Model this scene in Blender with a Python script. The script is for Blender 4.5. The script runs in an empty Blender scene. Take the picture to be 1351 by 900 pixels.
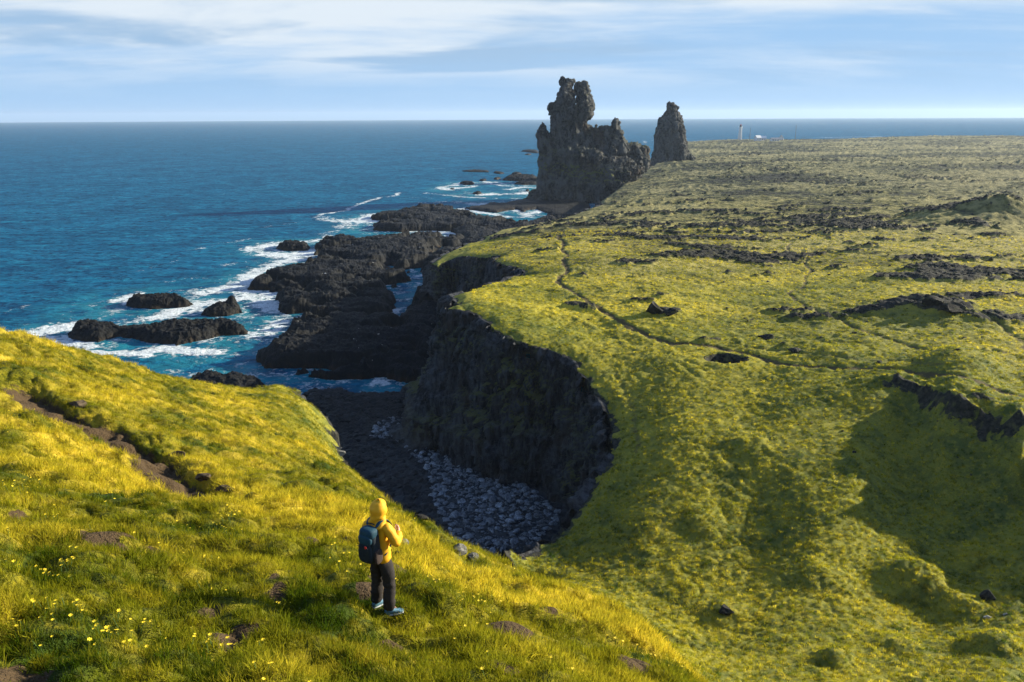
import bpy, bmesh, math, random
import numpy as np
from mathutils import Matrix, Vector

scene = bpy.context.scene
C = scene.collection
R = math.radians
rng = np.random.default_rng(7)
random.seed(7)
f32 = np.float32

# ---------------------------------------------------------------- camera model
FPX, CX, CY, HC = 1051.0, 675.5, 450.0, 48.0
PITCH, ROLL = 15.75, -0.27
CAMROT = Matrix.Rotation(R(90 - PITCH), 3, 'X') @ Matrix.Rotation(R(ROLL), 3, 'Z')
CR = np.array(CAMROT)

def ray(px, py):
    d = CR @ np.array([(px - CX) / FPX, -(py - CY) / FPX, -1.0])
    return d
def atz(px, py, z):
    """where the sight line through a photo pixel meets height z"""
    d = ray(px, py); t = (z - HC) / d[2]
    return (d[0] * t, d[1] * t, z)
def atr(px, py, r):
    d = ray(px, py); t = r / math.hypot(d[0], d[1])
    return (d[0] * t, d[1] * t, HC + d[2] * t)
def proj(p):
    q = CR.T @ (np.array(p) - np.array([0, 0, HC]))
    return (CX + FPX * q[0] / -q[2], CY - FPX * q[1] / -q[2])

# ---------------------------------------------------------------- noise
def _hash(ix, iy, iz, seed):
    h = (ix.astype(np.uint32) * np.uint32(374761393) + iy.astype(np.uint32) * np.uint32(668265263)
         + iz.astype(np.uint32) * np.uint32(2147483647 - 99990) + np.uint32((seed * 974634777) & 0xffffffff))
    h = (h ^ (h >> np.uint32(13))) * np.uint32(1274126177)
    h = (h ^ (h >> np.uint32(15))) * np.uint32(2246822519)
    return h ^ (h >> np.uint32(16))
def pn2(x, y, seed=0):
    x = np.asarray(x, np.float64); y = np.asarray(y, np.float64)
    x0 = np.floor(x); y0 = np.floor(y)
    fx = (x - x0).astype(f32); fy = (y - y0).astype(f32)
    ix = x0.astype(np.int64); iy = y0.astype(np.int64); iz = np.zeros_like(ix)
    u = fx * fx * fx * (fx * (fx * 6 - 15) + 10); v = fy * fy * fy * (fy * (fy * 6 - 15) + 10)
    def g(dx, dy):
        a = _hash(ix + dx, iy + dy, iz, seed).astype(f32) * f32(2 * math.pi / 4294967296.0)
        return np.cos(a) * (fx - dx) + np.sin(a) * (fy - dy)
    a = g(0, 0); b = g(1, 0); c = g(0, 1); d = g(1, 1)
    return ((a + (b - a) * u) * (1 - v) + (c + (d - c) * u) * v) * f32(1.45)
def fbm2(x, y, octs=4, seed=0, lac=2.03, gain=.5):
    s = 0; a = 1.0; n = 0
    for o in range(octs):
        s = s + a * pn2(x, y, seed + o * 17); n += a
        x = np.asarray(x) * lac + 3.7; y = np.asarray(y) * lac - 1.9; a *= gain
    return s / n
def ridge2(x, y, octs=4, seed=0, gain=.5):
    s = 0; a = 1.0; n = 0
    for o in range(octs):
        s = s + a * (1 - 2 * np.abs(pn2(x, y, seed + o * 31))); n += a
        x = np.asarray(x) * 2.07 + 5.1; y = np.asarray(y) * 2.07 + 2.3; a *= gain
    return s / n
def pn3(x, y, z, seed=0):
    x = np.asarray(x, np.float64); y = np.asarray(y, np.float64); z = np.asarray(z, np.float64)
    x0 = np.floor(x); y0 = np.floor(y); z0 = np.floor(z)
    fx = (x - x0).astype(f32); fy = (y - y0).astype(f32); fz = (z - z0).astype(f32)
    ix = x0.astype(np.int64); iy = y0.astype(np.int64); iz = z0.astype(np.int64)
    sm = lambda t: t * t * t * (t * (t * 6 - 15) + 10)
    u = sm(fx); v = sm(fy); w = sm(fz)
    def g(dx, dy, dz):
        h = _hash(ix + dx, iy + dy, iz + dz, seed)
        gx = (h & np.uint32(1023)).astype(f32) / 511.5 - 1
        gy = ((h >> np.uint32(10)) & np.uint32(1023)).astype(f32) / 511.5 - 1
        gz = ((h >> np.uint32(20)) & np.uint32(1023)).astype(f32) / 511.5 - 1
        return gx * (fx - dx) + gy * (fy - dy) + gz * (fz - dz)
    def l(a, b, t): return a + (b - a) * t
    return l(l(l(g(0,0,0), g(1,0,0), u), l(g(0,1,0), g(1,1,0), u), v),
             l(l(g(0,0,1), g(1,0,1), u), l(g(0,1,1), g(1,1,1), u), v), w) * f32(1.25)
def fbm3(p, sc, octs=4, seed=0, gain=.5):
    x, y, z = p[..., 0] * sc, p[..., 1] * sc, p[..., 2] * sc
    s = 0; a = 1.0; n = 0
    for o in range(octs):
        s = s + a * pn3(x, y, z, seed + 13 * o); n += a
        x = x * 2.03 + 1.7; y = y * 2.03 + 9.2; z = z * 2.03 - 4.4; a *= gain
    return s / n
def ridge3(p, sc, octs=4, seed=0, gain=.5):
    x, y, z = p[..., 0] * sc, p[..., 1] * sc, p[..., 2] * sc
    s = 0; a = 1.0; n = 0
    for o in range(octs):
        s = s + a * (1 - 2 * np.abs(pn3(x, y, z, seed + 13 * o))); n += a
        x = x * 2.03 + 1.7; y = y * 2.03 + 9.2; z = z * 2.03 - 4.4; a *= gain
    return s / n
def vor3(p, seed=0):
    """cellular noise: nearest and second distance and a random number per cell"""
    P = np.asarray(p, np.float64); sh_ = P.shape[:-1]; P = P.reshape(-1, 3); i = np.floor(P).astype(np.int64); fr = (P - i).astype(f32)
    f1 = np.full(len(P), 9., f32); f2 = f1.copy(); idr = np.zeros(len(P), f32)
    for dx in (-1, 0, 1):
        for dy in (-1, 0, 1):
            for dz in (-1, 0, 1):
                h = _hash(i[:, 0] + dx, i[:, 1] + dy, i[:, 2] + dz, seed); m = np.uint32(1023)
                q = np.stack([(h & m), ((h >> np.uint32(10)) & m), ((h >> np.uint32(20)) & m)], 1).astype(f32) / 1023
                d = np.sqrt(((q + np.array([dx, dy, dz], f32) - fr) ** 2).sum(1)); c = d < f1
                f2 = np.where(c, f1, np.minimum(f2, d)); f1 = np.where(c, d, f1); idr = np.where(c, q[:, 0] * .5 + q[:, 1] * .5, idr)
    return f1.reshape(sh_), f2.reshape(sh_), idr.reshape(sh_)
def blocks(p, sc, seed):
    """broken rock: every block stands at its own level, with cracks between"""
    f1, f2, r = vor3(np.asarray(p) * np.array(sc), seed)
    return (r - .5) * 2 - .8 * sstep(.16, .0, f2 - f1)
def sstep(a, b, x):
    t = np.clip((x - a) / (b - a), 0, 1); return t * t * (3 - 2 * t)

# ---------------------------------------------------------------- polylines
def fract(pts, depth, amp, seed, closed=False):
    """midpoint-displaced copy of a polyline of (x, y, z)"""
    r = np.random.default_rng(seed); p = [np.array(q, float) for q in pts]
    for d in range(depth):
        q = []; n = len(p)
        for i in range(n if closed else n - 1):
            a, b = p[i], p[(i + 1) % n]; m = (a + b) / 2; t = (b - a)[:2]
            L = math.hypot(*t)
            if L > 1e-6:
                m[:2] += np.array([-t[1], t[0]]) * r.normal() * amp
            q += [a, m]
        if not closed: q.append(p[-1])
        p = q
    return np.array(p)
def inside(x, y, poly):
    res = np.zeros(x.shape, bool); n = len(poly)
    for i in range(n):
        x1, y1 = poly[i][:2]; x2, y2 = poly[(i + 1) % n][:2]
        if y1 == y2: continue
        lo, hi = min(y1, y2), max(y1, y2)
        m = np.nonzero((y > lo) & (y <= hi))[0]
        if m.size:
            xc = x1 + (y[m] - y1) * (x2 - x1) / (y2 - y1)
            res[m] ^= x[m] < xc
    return res
def pdist(x, y, poly, maxd, closed=False):
    d = np.full(x.shape, maxd, np.float64); n = len(poly)
    for i in range(n if closed else n - 1):
        x1, y1 = poly[i][:2]; x2, y2 = poly[(i + 1) % n][:2]
        m = np.nonzero((x > min(x1, x2) - maxd) & (x < max(x1, x2) + maxd) & (y > min(y1, y2) - maxd) & (y < max(y1, y2) + maxd))[0]
        if not m.size: continue
        dx, dy = x2 - x1, y2 - y1; L = dx * dx + dy * dy + 1e-12
        t = np.clip(((x[m] - x1) * dx + (y[m] - y1) * dy) / L, 0, 1)
        d[m] = np.minimum(d[m], np.hypot(x[m] - x1 - t * dx, y[m] - y1 - t * dy))
    return d
def sdf(x, y, poly, maxd):
    s = pdist(x, y, poly, maxd, True)
    return np.where(inside(x, y, poly), s, -s)

# ---------------------------------------------------------------- object helpers
def meshobj(name, verts, faces, mat, parent=None, smooth=True, kind=None, attrs=None):
    me = bpy.data.meshes.new(name)
    verts = np.asarray(verts, f32); me.vertices.add(len(verts)); me.vertices.foreach_set('co', verts.ravel())
    if isinstance(faces, np.ndarray):
        n, k = faces.shape
        me.loops.add(n * k); me.loops.foreach_set('vertex_index', faces.astype(np.int32).ravel())
        me.polygons.add(n); me.polygons.foreach_set('loop_start', np.arange(0, n * k, k, dtype=np.int32))
    else:
        tot = sum(len(f) for f in faces); me.loops.add(tot)
        me.loops.foreach_set('vertex_index', np.array([i for f in faces for i in f], np.int32))
        st = np.cumsum([0] + [len(f) for f in faces][:-1]).astype(np.int32)
        me.polygons.add(len(faces)); me.polygons.foreach_set('loop_start', st)
    me.update(calc_edges=True)
    me.polygons.foreach_set('use_smooth', np.full(len(me.polygons), smooth, bool))
    for k, v in (attrs or {}).items():
        a = me.attributes.new(k, 'FLOAT', 'POINT'); a.data.foreach_set('value', np.asarray(v, f32).ravel())
    if mat: me.materials.append(mat)
    o = bpy.data.objects.new(name, me); C.objects.link(o)
    if parent: o.parent = parent
    if kind: o['kind'] = kind
    return o
def gridfaces(nr, nc):
    i = np.arange(nr * nc).reshape(nr, nc)
    return np.stack([i[:-1, :-1], i[:-1, 1:], i[1:, 1:], i[1:, :-1]], -1).reshape(-1, 4)
def compact(verts, faces, attrs):
    used = np.zeros(len(verts), bool); used[faces.ravel()] = True
    idx = np.cumsum(used) - 1
    return verts[used], idx[faces], {k: v[used] for k, v in attrs.items()}
def tag(o, label, cat, group=None, kind=None):
    o['label'] = label; o['category'] = cat
    if group: o['group'] = group
    if kind: o['kind'] = kind
    return o
def empty(name, loc, rz=0):
    o = bpy.data.objects.new(name, None); C.objects.link(o); o.location = loc; o.rotation_euler = (0, 0, rz)
    o.empty_display_size = .1
    return o

# ---------------------------------------------------------------- material helpers
class NT:
    def __init__(s, name):
        s.m = bpy.data.materials.new(name); s.m.use_nodes = True; s.t = s.m.node_tree; s.t.nodes.clear()
        s.out = s.t.nodes.new('ShaderNodeOutputMaterial')
    def n(s, typ, **kw):
        nd = s.t.nodes.new(typ)
        for k, v in kw.items(): setattr(nd, k, v)
        return nd
    def link(s, a, b): s.t.links.new(a, b)
    def setin(s, inp, v):
        if hasattr(v, 'is_linked'): s.link(v, inp)
        elif v is not None: inp.default_value = v
    def co(s): return s.n('ShaderNodeNewGeometry').outputs['Position']
    def attr(s, name): return s.n('ShaderNodeAttribute', attribute_name=name).outputs['Fac']
    def noise(s, vec, scale, detail=4, rough=.55, dist=0, out='Fac'):
        nd = s.n('ShaderNodeTexNoise'); s.setin(nd.inputs['Vector'], vec); nd.inputs['Scale'].default_value = scale
        nd.inputs['Detail'].default_value = detail; nd.inputs['Roughness'].default_value = rough; nd.inputs['Distortion'].default_value = dist
        return nd.outputs[out]
    def voro(s, vec, scale, feature='F1', out='Distance', rand=1):
        nd = s.n('ShaderNodeTexVoronoi', feature=feature); s.setin(nd.inputs['Vector'], vec); nd.inputs['Scale'].default_value = scale
        nd.inputs['Randomness'].default_value = rand
        return nd.outputs[out]
    def vmul(s, vec, v):
        nd = s.n('ShaderNodeVectorMath', operation='MULTIPLY'); s.link(vec, nd.inputs[0]); nd.inputs[1].default_value = v
        return nd.outputs[0]
    def math(s, op, a, b=None, c=None, clamp=False):
        nd = s.n('ShaderNodeMath', operation=op, use_clamp=clamp); s.setin(nd.inputs[0], a)
        if b is not None: s.setin(nd.inputs[1], b)
        if c is not None: s.setin(nd.inputs[2], c)
        return nd.outputs[0]
    def ramp(s, fac, lo, hi, a=0., b=1.):
        nd = s.n('ShaderNodeMapRange', clamp=True, interpolation_type='SMOOTHSTEP'); s.setin(nd.inputs[0], fac)
        for i, v in ((1, lo), (2, hi), (3, a), (4, b)): nd.inputs[i].default_value = v
        return nd.outputs[0]
    def mix(s, fac, a, b, typ='MIX'):
        nd = s.n('ShaderNodeMix', data_type='RGBA', blend_type=typ, clamp_factor=True)
        s.setin(nd.inputs[0], fac)
        for i, v in ((6, a), (7, b)):
            if isinstance(v, tuple): nd.inputs[i].default_value = (*v[:3], 1)
            else: s.link(v, nd.inputs[i])
        return nd.outputs[2]
    def bump(s, h, strength, dist, normal=None):
        nd = s.n('ShaderNodeBump'); nd.inputs['Strength'].default_value = strength; nd.inputs['Distance'].default_value = dist
        s.link(h, nd.inputs['Height'])
        if normal is not None: s.link(normal, nd.inputs['Normal'])
        return nd.outputs[0]
    def bsdf(s, color, rough=.8, normal=None, spec=.3, **kw):
        b = s.n('ShaderNodeBsdfPrincipled')
        if isinstance(color, tuple): b.inputs['Base Color'].default_value = (*color[:3], 1)
        else: s.link(color, b.inputs['Base Color'])
        s.setin(b.inputs['Roughness'], rough); s.setin(b.inputs['Specular IOR Level'], spec)
        if normal is not None: s.link(normal, b.inputs['Normal'])
        for k, v in kw.items(): s.setin(b.inputs[k.replace('_', ' ')], v)
        s.link(b.outputs[0], s.out.inputs[0])
        return b
def simple(name, col, rough=.8, spec=.3, vary=.25, scale=6., bump=0., bscale=40.):
    t = NT(name); p = t.n('ShaderNodeTexCoord').outputs['Object']
    n = t.noise(p, scale, 3)
    c = t.mix(n, tuple(v * (1 - vary) for v in col), tuple(v * (1 + vary) for v in col))
    nm = t.bump(t.noise(p, bscale, 3), bump, .01) if bump else None
    t.bsdf(c, rough, nm, spec)
    return t.m
# ================================================================ LAND SHAPE
# control heights: (photo px, py, horizontal distance) or (px, py, None, z)
CTL = []
def cr(*l):
    for px, py, r in l: CTL.append(atr(px, py, r))
def cz(*l):
    for px, py, z in l: CTL.append(atz(px, py, z))
def cp(*l):            # polar: azimuth deg, distance, z
    for a, r, z in l: CTL.append((r * math.sin(R(a)), r * math.cos(R(a)), z))
# the grassy hill the person stands on
cr((-120,900,7.4),(0,900,7.2),(340,900,7.0),(675,900,7.2),(860,900,9.0),
   (0,800,9.2),(250,800,9.4),(500,810,9.8),(700,830,10.6),(860,852,12.5),
   (-120,700,13),(0,700,13.5),(250,700,15),(500,700,15.5),(600,765,13.5),(690,762,19),
   (543,684,25),(0,600,22),(-150,600,22),(0,520,33),(-150,500,36),(0,443,48),(-200,400,55),(250,600,29),(250,530,44),(200,493,55),
   (400,600,36),(400,545,56),(330,518,62),(400,521,66),(448,590,57),(500,640,37),(610,728,21),(100,465,52))
cp((-45,4,43),(0,3.5,43.2),(40,4,42.6),(60,8,40),(-60,8,44),(35,9,39.8))
# slope down from the hill into the dip at the head of the cove
cp((10,20,34.0),(10,30,27.0),(10,40,20),(20,20,30.5),(20,30,22.5),(32,20,28),(32,30,21.5),(45,20,28),(45,32,20),(3,24,32.5),(3,34,25.5),(3,45,19),(60,25,28),(60,40,19))
# valley right of the cove
cz((1351,900,17),(1200,860,15.5),(1020,860,15.5),(920,830,14),(850,790,13.2),(760,770,12.8),(700,748,12),(1351,820,15.2),
   (850,700,14.0),(780,690,12.4),(1000,740,13.8),(1250,800,13.8),(1000,650,15.3),(1000,600,16.7),(1000,550,17.3),(900,600,16.0),(850,520,17),(820,580,14.8),
   (1085,590,17.2),(1140,645,16.3),(1060,640,16.2),(1130,720,14.9),(1210,715,14.5),(1200,780,13.7))
# the shaded bank and the plateau above it
cz((1060,530,18.4),(1120,535,18.4),(1200,560,17.6),(1200,615,15.6),(1200,665,14.1),(1300,630,17.0),(1300,690,15.2),(1300,740,14.6),(1351,640,17.0),(1351,690,15.9),(1351,760,15.2),(1250,700,14.2),(1250,745,14.0))
cp((38,77,20.4),(38,63,15.6),(38,52,15.4),(45,78,20.5),(45,60,15.8),(45,50,15.5),(38,40,17.5))
cz((1060,500,19),(1180,512,19.6),(1250,545,20.0),(1351,580,20.4),(760,450,19.5),(700,430,20.6),(600,403,21.5),(740,380,20.5),(900,450,19.6),
   (1000,470,19.0),(1200,470,20),(1351,520,20.4),(860,410,20.6),(700,358,19.5),(740,320,18),(1000,400,19.6),(1200,400,20.5),(1351,400,20.5),(1500,420,21),
   (650,318,12.5),(680,305,12),(760,290,13),(1000,350,18.5),(1351,300,18),(1500,320,18),(1000,270,15.5),(1200,270,16.5),(860,240,12),(820,262,11),
   (1000,210,15),(1200,210,16),(1351,210,17),(1500,215,17),(890,212,13),(960,190,13),(1100,189,14),(1351,182,15.5),(1550,182,16),(600,345,14),(585,352,13))
cp((60,100,21),(60,300,19),(60,1500,16),(75,60,21),(75,12,38),(-75,12,45),(-75,60,40),(70,5000,14),(30,5000,12),(-50,5000,12),(0,5000,12))
CTL = np.array(CTL)
UA = 3.2
def uv(x, y): return np.arctan2(x, y) * UA, np.log(np.hypot(x, y))
def tps_fit(P, lam):
    u, v = uv(P[:, 0], P[:, 1]); n = len(P)
    d2 = (u[:, None] - u) ** 2 + (v[:, None] - v) ** 2
    K = np.where(d2 > 1e-12, d2 * np.log(d2 + 1e-12) * .5, 0) + lam * np.eye(n)
    A = np.zeros((n + 3, n + 3)); A[:n, :n] = K; A[:n, n] = 1; A[:n, n + 1] = u; A[:n, n + 2] = v
    A[n:, :n] = A[:n, n:].T
    b = np.zeros(n + 3); b[:n] = P[:, 2]
    return u, v, np.linalg.solve(A, b)
_tu, _tv, _tw = tps_fit(CTL, 2e-4)
def tps_uv(u, v):
    z = _tw[-3] + _tw[-2] * u + _tw[-1] * v
    for i in range(len(_tu)):
        d2 = (u - _tu[i]) ** 2 + (v - _tv[i]) ** 2 + 1e-12
        z = z + _tw[i] * d2 * np.log(d2) * .5
    return z
def base_z(x, y):
    u, v = uv(np.asarray(x, float), np.asarray(y, float)); return tps_uv(u, v)

# edge of the land, clockwise in the picture: hill skyline -> headland -> cove -> cliff -> coast -> far shore
def onz(l): return [atz(*q) for q in l]
def push(l, dr):       # points given by pixel and distance, moved a little further out
    o = []
    for px, py, r in l:
        x, y, z = atr(px, py, r); k = (r + dr) / r; o.append((x * k, y * k, z - .5))
    return o
HILL = push([(-420,380,70),(-200,400,57),(0,443,50),(100,465,54),(200,493,57),(330,518,64),(398,520,68)], 2.5)
HILL += push([(432,548,64),(450,590,58),(500,640,38.5),(548,690,26.5),(612,728,22.5)], .8)
HILL += [(1.5, 33, 25.5), (.8, 45, 19.5)]
COVE = onz([(675,752,12),(672,740,11.5),(690,738,11.5),(712,722,11),(735,712,11),(752,696,11),(758,686,11),(778,650,12),(798,618,13.2),(808,585,14.2),(806,560,15.2),
            (793,515,17.5),(775,485,18.8),(758,463,19.6),(735,455,20),(709,446,20.6),(685,440,21),(664,432,21.2),(650,424,21.4),(633,414,21.4),(610,406,21.5),(589,403,21.5)])
a = np.array(COVE[-1]); b = np.array(atz(697,363,19.5))
INLET = [tuple(a + (b - a) * .25 + np.array([-3.5, 3, 0])), tuple(a + (b - a) * .6 + np.array([-2.5, 3, 0])), tuple(b)]
INLET += onz([(686,354,19),(668,346,18.5),(652,339,17.6),(638,334,16.5),(618,331,15.2),(600,334,14),(584,340,13.2),(577,348,12.5)])
COAST = onz([(590,333,11),(612,322,11),(632,318,11.5),(640,312,11.5),(655,301,11.5),(690,300,11),(720,295,11.5),(745,290,12),(752,283,12),(772,276,11),(792,266,10)])
FAR = onz([(830,250,10),(850,225,10),(862,212,11),(872,203,11),(905,188,11),(960,184,12.5),(1050,184,13),(1100,184,13),(1172,181,13.5),(1185,179.5,14.5),(1260,178.5,15),(1351,179.5,15),(1700,177,15)])
BACK = [(9000, 3000, 15), (9000, -300, 20), (-400, -300, 40)]
rim_near = fract(HILL[5:] + COVE + INLET + COAST, 3, .10, 3)
LAND = np.array([*HILL[:5], *rim_near, *fract(FAR[1:], 2, .05, 5), *BACK])

# polar grid, fine inside the view
th = np.concatenate([np.linspace(-75, -36, 60, endpoint=False), np.linspace(-36, 36, 1040), np.linspace(36, 75, 61)[1:]]) * math.pi / 180
rr = [2.0]
while rr[-1] < 9000:
    r = rr[-1]
    rr.append(r + (max(.05, r * .0046) if r < 50 else max(.23, r * r / 36000 * (1.05 if r < 95 else .55 if r < 160 else .36)) if r < 700 else r * .02))
rr = np.array(rr)
NR, NT_ = len(rr), len(th)
def up(coarse_u, coarse_v, fn):
    iu = np.unique(np.append(np.arange(0, NT_, coarse_u), NT_ - 1)); iv = np.unique(np.append(np.arange(0, NR, coarse_v), NR - 1))
    TT, RR_ = np.meshgrid(th[iu], rr[iv])
    g = fn(TT, RR_)
    a_ = np.empty((NR, len(iu)))
    for j in range(len(iu)): a_[:, j] = np.interp(np.arange(NR), iv, g[:, j])
    out = np.empty((NR, NT_))
    for i in range(NR): out[i] = np.interp(np.arange(NT_), iu, a_[i])
    return out
ZB = up(5, 5, lambda T, Q: tps_uv(T * UA, np.log(Q)))
TT, RRG = np.meshgrid(th, rr)
X = (RRG * np.sin(TT)).ravel(); Y = (RRG * np.cos(TT)).ravel(); RG = RRG.ravel(); Z = ZB.ravel().copy()
S = sdf(X, Y, LAND, 14.0)
# ================================================================ LAND DETAIL
def hit(px, py, fn=base_z):
    """where a sight line meets the (smooth) land"""
    d = ray(px, py); h = math.hypot(d[0], d[1]); t = np.concatenate([np.linspace(2, 200, 12000), np.linspace(200, 4000, 12000)]) / h
    z = HC + d[2] * t; zb = fn(d[0] * t, d[1] * t); i = int(np.argmax(z < zb))
    return (d[0] * t[i], d[1] * t[i], zb[i])
def hits(l): return [hit(*q) for q in l]
AZ = np.degrees(TT).ravel()
vis = (np.abs(AZ) < 40)
def onsub(maxr, fn, minr=0):
    m = np.nonzero((RG < maxr) & (RG >= minr) & vis & (S > -2))[0]
    out = np.zeros(len(X)); out[m] = fn(X[m], Y[m]); return out

rockm = np.zeros(len(X)); soil = np.zeros(len(X)); path = np.zeros(len(X)); dry = np.zeros(len(X)); moss = np.zeros(len(X))

# --- trodden paths on the plateau
PATHS = [(hits([(737,312),(741,330),(744,349),(737,371),(750,383),(771,395),(810,420),(854,444),(892,455),(937,457),(981,467),(1026,480),(1070,485),(1130,488),(1190,490),(1250,500),(1310,514),(1351,526),(1420,545)]), .55, .95),
         (hits([(1043,325),(1061,349),(1063,366),(1040,389),(1061,405),(1091,418),(1150,442),(1226,466),(1258,468),(1346,468)]), .35, .7),
         (hits([(1242,392),(1290,420),(1330,440),(1352,462)]), .5, .6),
         (hits([(890,455),(960,458),(1026,464),(1070,472),(1130,478),(1190,480),(1240,490)]), .25, .5),
         (hits([(812,490),(826,520),(836,560),(838,600)]), .3, .45)]
pz = np.zeros(len(X))
for pl, w, k in PATHS:
    q = fract(pl, 3, .05, 11)
    d = pdist(X, Y, q, 4.0)
    nz = onsub(500, lambda x, y: fbm2(x / 2.2, y / 2.2, 3, 5))
    wv = w * (.85 + 1.5 * nz)
    m = sstep(wv + .35, wv * .4, d)
    path = np.maximum(path, m * k); pz -= m * .11 * k
    pz += .04 * k * np.exp(-((d - wv - .7) / .5) ** 2)

# --- little scarps: turf breaking away along a line (left-hand side of the line stays high)
def scarp(pl, h, L, seed, soilk=1., depth=3, amp=.06, edge=.25, band=.8, face=1.4, fin=.12):
    global soil
    q = fract(pl, depth, amp, seed); n = len(q)
    d = pdist(X, Y, q, 14.0)
    m = np.nonzero(d < 13.9)[0]
    x = X[m]; y = Y[m]; best = np.full(len(m), 1e9); side = np.zeros(len(m)); par = np.zeros(len(m))
    for i in range(n - 1):
        ax, ay = q[i][:2]; bx, by = q[i + 1][:2]; dx, dy = bx - ax, by - ay
        t = np.clip(((x - ax) * dx + (y - ay) * dy) / (dx * dx + dy * dy + 1e-9), 0, 1)
        dd = np.hypot(x - ax - t * dx, y - ay - t * dy); s = dx * (y - ay) - dy * (x - ax)
        u = dd < best - 1e-9; best[u] = dd[u]; side[u] = np.sign(s[u]); par[u] = (i + t[u]) / (n - 1)
    sd = best * side; fade = sstep(0, fin, par) * sstep(1, .88, par)
    nz = .65 + .7 * fbm2(x / 1.7, y / 1.7, 3, seed)
    add = np.where(sd > 0, h * np.exp(-sd / L), h * np.exp(sd / edge)) * fade * nz
    out = np.zeros(len(X)); out[m] = add
    b = sstep(band, band * .3, np.abs(sd + face * .45)) * fade
    so = np.zeros(len(X)); so[m] = b * soilk * sstep(.15, .6, nz)
    soil = np.maximum(soil, so)
    return out
sc = scarp(hits([(18,492),(50,512),(85,532),(120,548),(160,562),(200,588),(235,612),(270,630),(310,652),(350,672)])[::-1], -1.0, 4., 31, 1., face=-1.4, band=1.1)
sc = sc + scarp(hits([(1080,505),(1130,509),(1165,507),(1200,517),(1235,530),(1262,548),(1290,556),(1330,566),(1380,582)]), 1.9, 3.0, 33, .0, edge=.35, fin=.55)
d_ = pdist(X, Y, fract(hits([(1175,510),(1200,518),(1235,531),(1262,549),(1290,557),(1330,567),(1380,583)]), 3, .06, 33), 3.)
bankm = sstep(1.0, .3, d_ + 1.3 * onsub(160, lambda x, y: fbm2(x / 1.3, y / 1.3, 3, 34)))
sc = sc + scarp(hits([(668,746),(690,750),(708,752),(724,756),(744,765)])[::-1], -1.6, 2.5, 35, .8, edge=.3, face=-1.2)
sc = sc + scarp(hits([(780,795),(830,812),(852,825),(875,838),(915,846)])[::-1], -.7, 2.5, 37, .5, face=-1)
sc = sc + scarp(hits([(410,600),(425,630),(440,645),(460,665)])[::-1], -.35, 1.2, 39, .2, face=-.4, band=.4)

# --- mounds and the pit
mz = np.zeros(len(X))
for px, py, rad, h in [(1210,775,2.3,1.7),(985,585,2.2,.4),(1272,733,1.3,.9),(1100,870,1.0,.7),(1265,806,1.5,.8),(958,808,1.5,.6),(1130,520,4,.6),(1085,760,1.6,.5),(930,690,1.8,.5),(1040,600,2.2,.2),(1310,852,1.6,.9),(1180,850,1.3,.6),(1110,470,3,.6),(1260,478,4.5,1.2),(1240,415,6,1.0),(1180,410,7,1.0),(965,480,3,.4),(1262,292,14,3.2),(1310,291,9,3.4),(1345,293,8,2.4)]:
    x, y, z = hit(px, py); d = np.hypot(X - x, Y - y) / rad
    mz += np.where(d < 3, h * np.exp(-d ** 2.6), 0)
for px, py, rad, h in [(958,476,1.25,-3.4),(775,430,3.5,-.5),(700,395,4,-.3)]:
    x, y, z = hit(px, py); d = np.hypot((X - x) / 1.5, Y - y) / rad
    mz += np.where(d < 3, h * np.exp(-d ** 4), 0)
    if h < -2: pitm = sstep(1.8, 1.2, d)
PIT = hit(958, 476)

# --- zones
hillz = sstep(23, 30, Z) * (RG < 90)                                         # the foreground hill
wob = onsub(1e9, lambda x, y: fbm2(x / 60, y / 60, 3, 71))
lava = sstep(100, 190, RG + wob * 60 - np.maximum(0, 10 - AZ) * 2.5) * sstep(-4, 2, AZ + wob * 3)  # the mossy lava field
val = (1 - hillz) * sstep(20.5, 17.5, Z) * sstep(115, 85, RG)

# hummocks of the valley, lumps of the hill
def hummock(x, y, w, seed):
    n = pn2(x / w + .3 * pn2(x / w / 2, y / w / 2, seed + 5), y / w, seed); return np.sqrt(np.abs(n) + .02) - .45
hum = onsub(160, lambda x, y: .50 * hummock(x * .9 + y * .25, y * .8, 1.35, 3) + .3 * hummock(x, y, 3.7, 9) + .20 * hummock(x, y, .7, 4) + .10 * fbm2(x / .35, y / .35, 2, 14) + .35 * fbm2(x / 9, y / 9, 3, 12))
hamp = onsub(160, lambda x, y: .55 + .55 * sstep(-.3, .4, fbm2(x / 14, y / 14, 2, 44)))
Z += hum * hamp * (val * .55 + (1 - val) * (1 - hillz) * .38)
hl = onsub(95, lambda x, y: .17 * hummock(x, y, .6, 21) + .42 * hummock(x, y, 1.5, 22) + .45 * fbm2(x / 5, y / 5, 3, 23))
terr = onsub(95, lambda x, y: .10 * np.sin(base_z(x, y) * 2 * math.pi / .75 + 2.5 * fbm2(x / 3, y / 3, 2, 24)))
Z += hillz * (hl + terr * .5)

# the lava field: swells, ridges and rubble poking through moss
mid = onsub(420, lambda x, y: .55 * ridge2(x / 7.5, y / 5.5, 3, 151, .6) + .30 * hummock(x, y * .8, 2.6, 152) + .28 * fbm2(x / 2.2, y / 1.6, 3, 154), 70)
Z += mid * (1 - hillz) * (1 - val) * sstep(78, 105, RG) * sstep(0, 6, S) * (1 - .6 * path) * .55
lz = onsub(9000, lambda x, y: 1.1 * fbm2(x / 34, y / 26, 3, 51) + .8 * ridge2(x / 17, y / 13, 3, 53), 80)
rub = onsub(1500, lambda x, y: .5 * ridge2(x / 3.1, y / 3.1, 3, 57, .6), 80)
cl = onsub(9000, lambda x, y: fbm2(x / 22, y / 11, 4, 61, gain=.62) + .35 * fbm2(x / 120, y / 70, 2, 63), 60)
fine_cl = onsub(1500, lambda x, y: fbm2(x / 6.5, y / 4.5, 3, 67, gain=.6), 60)
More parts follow.
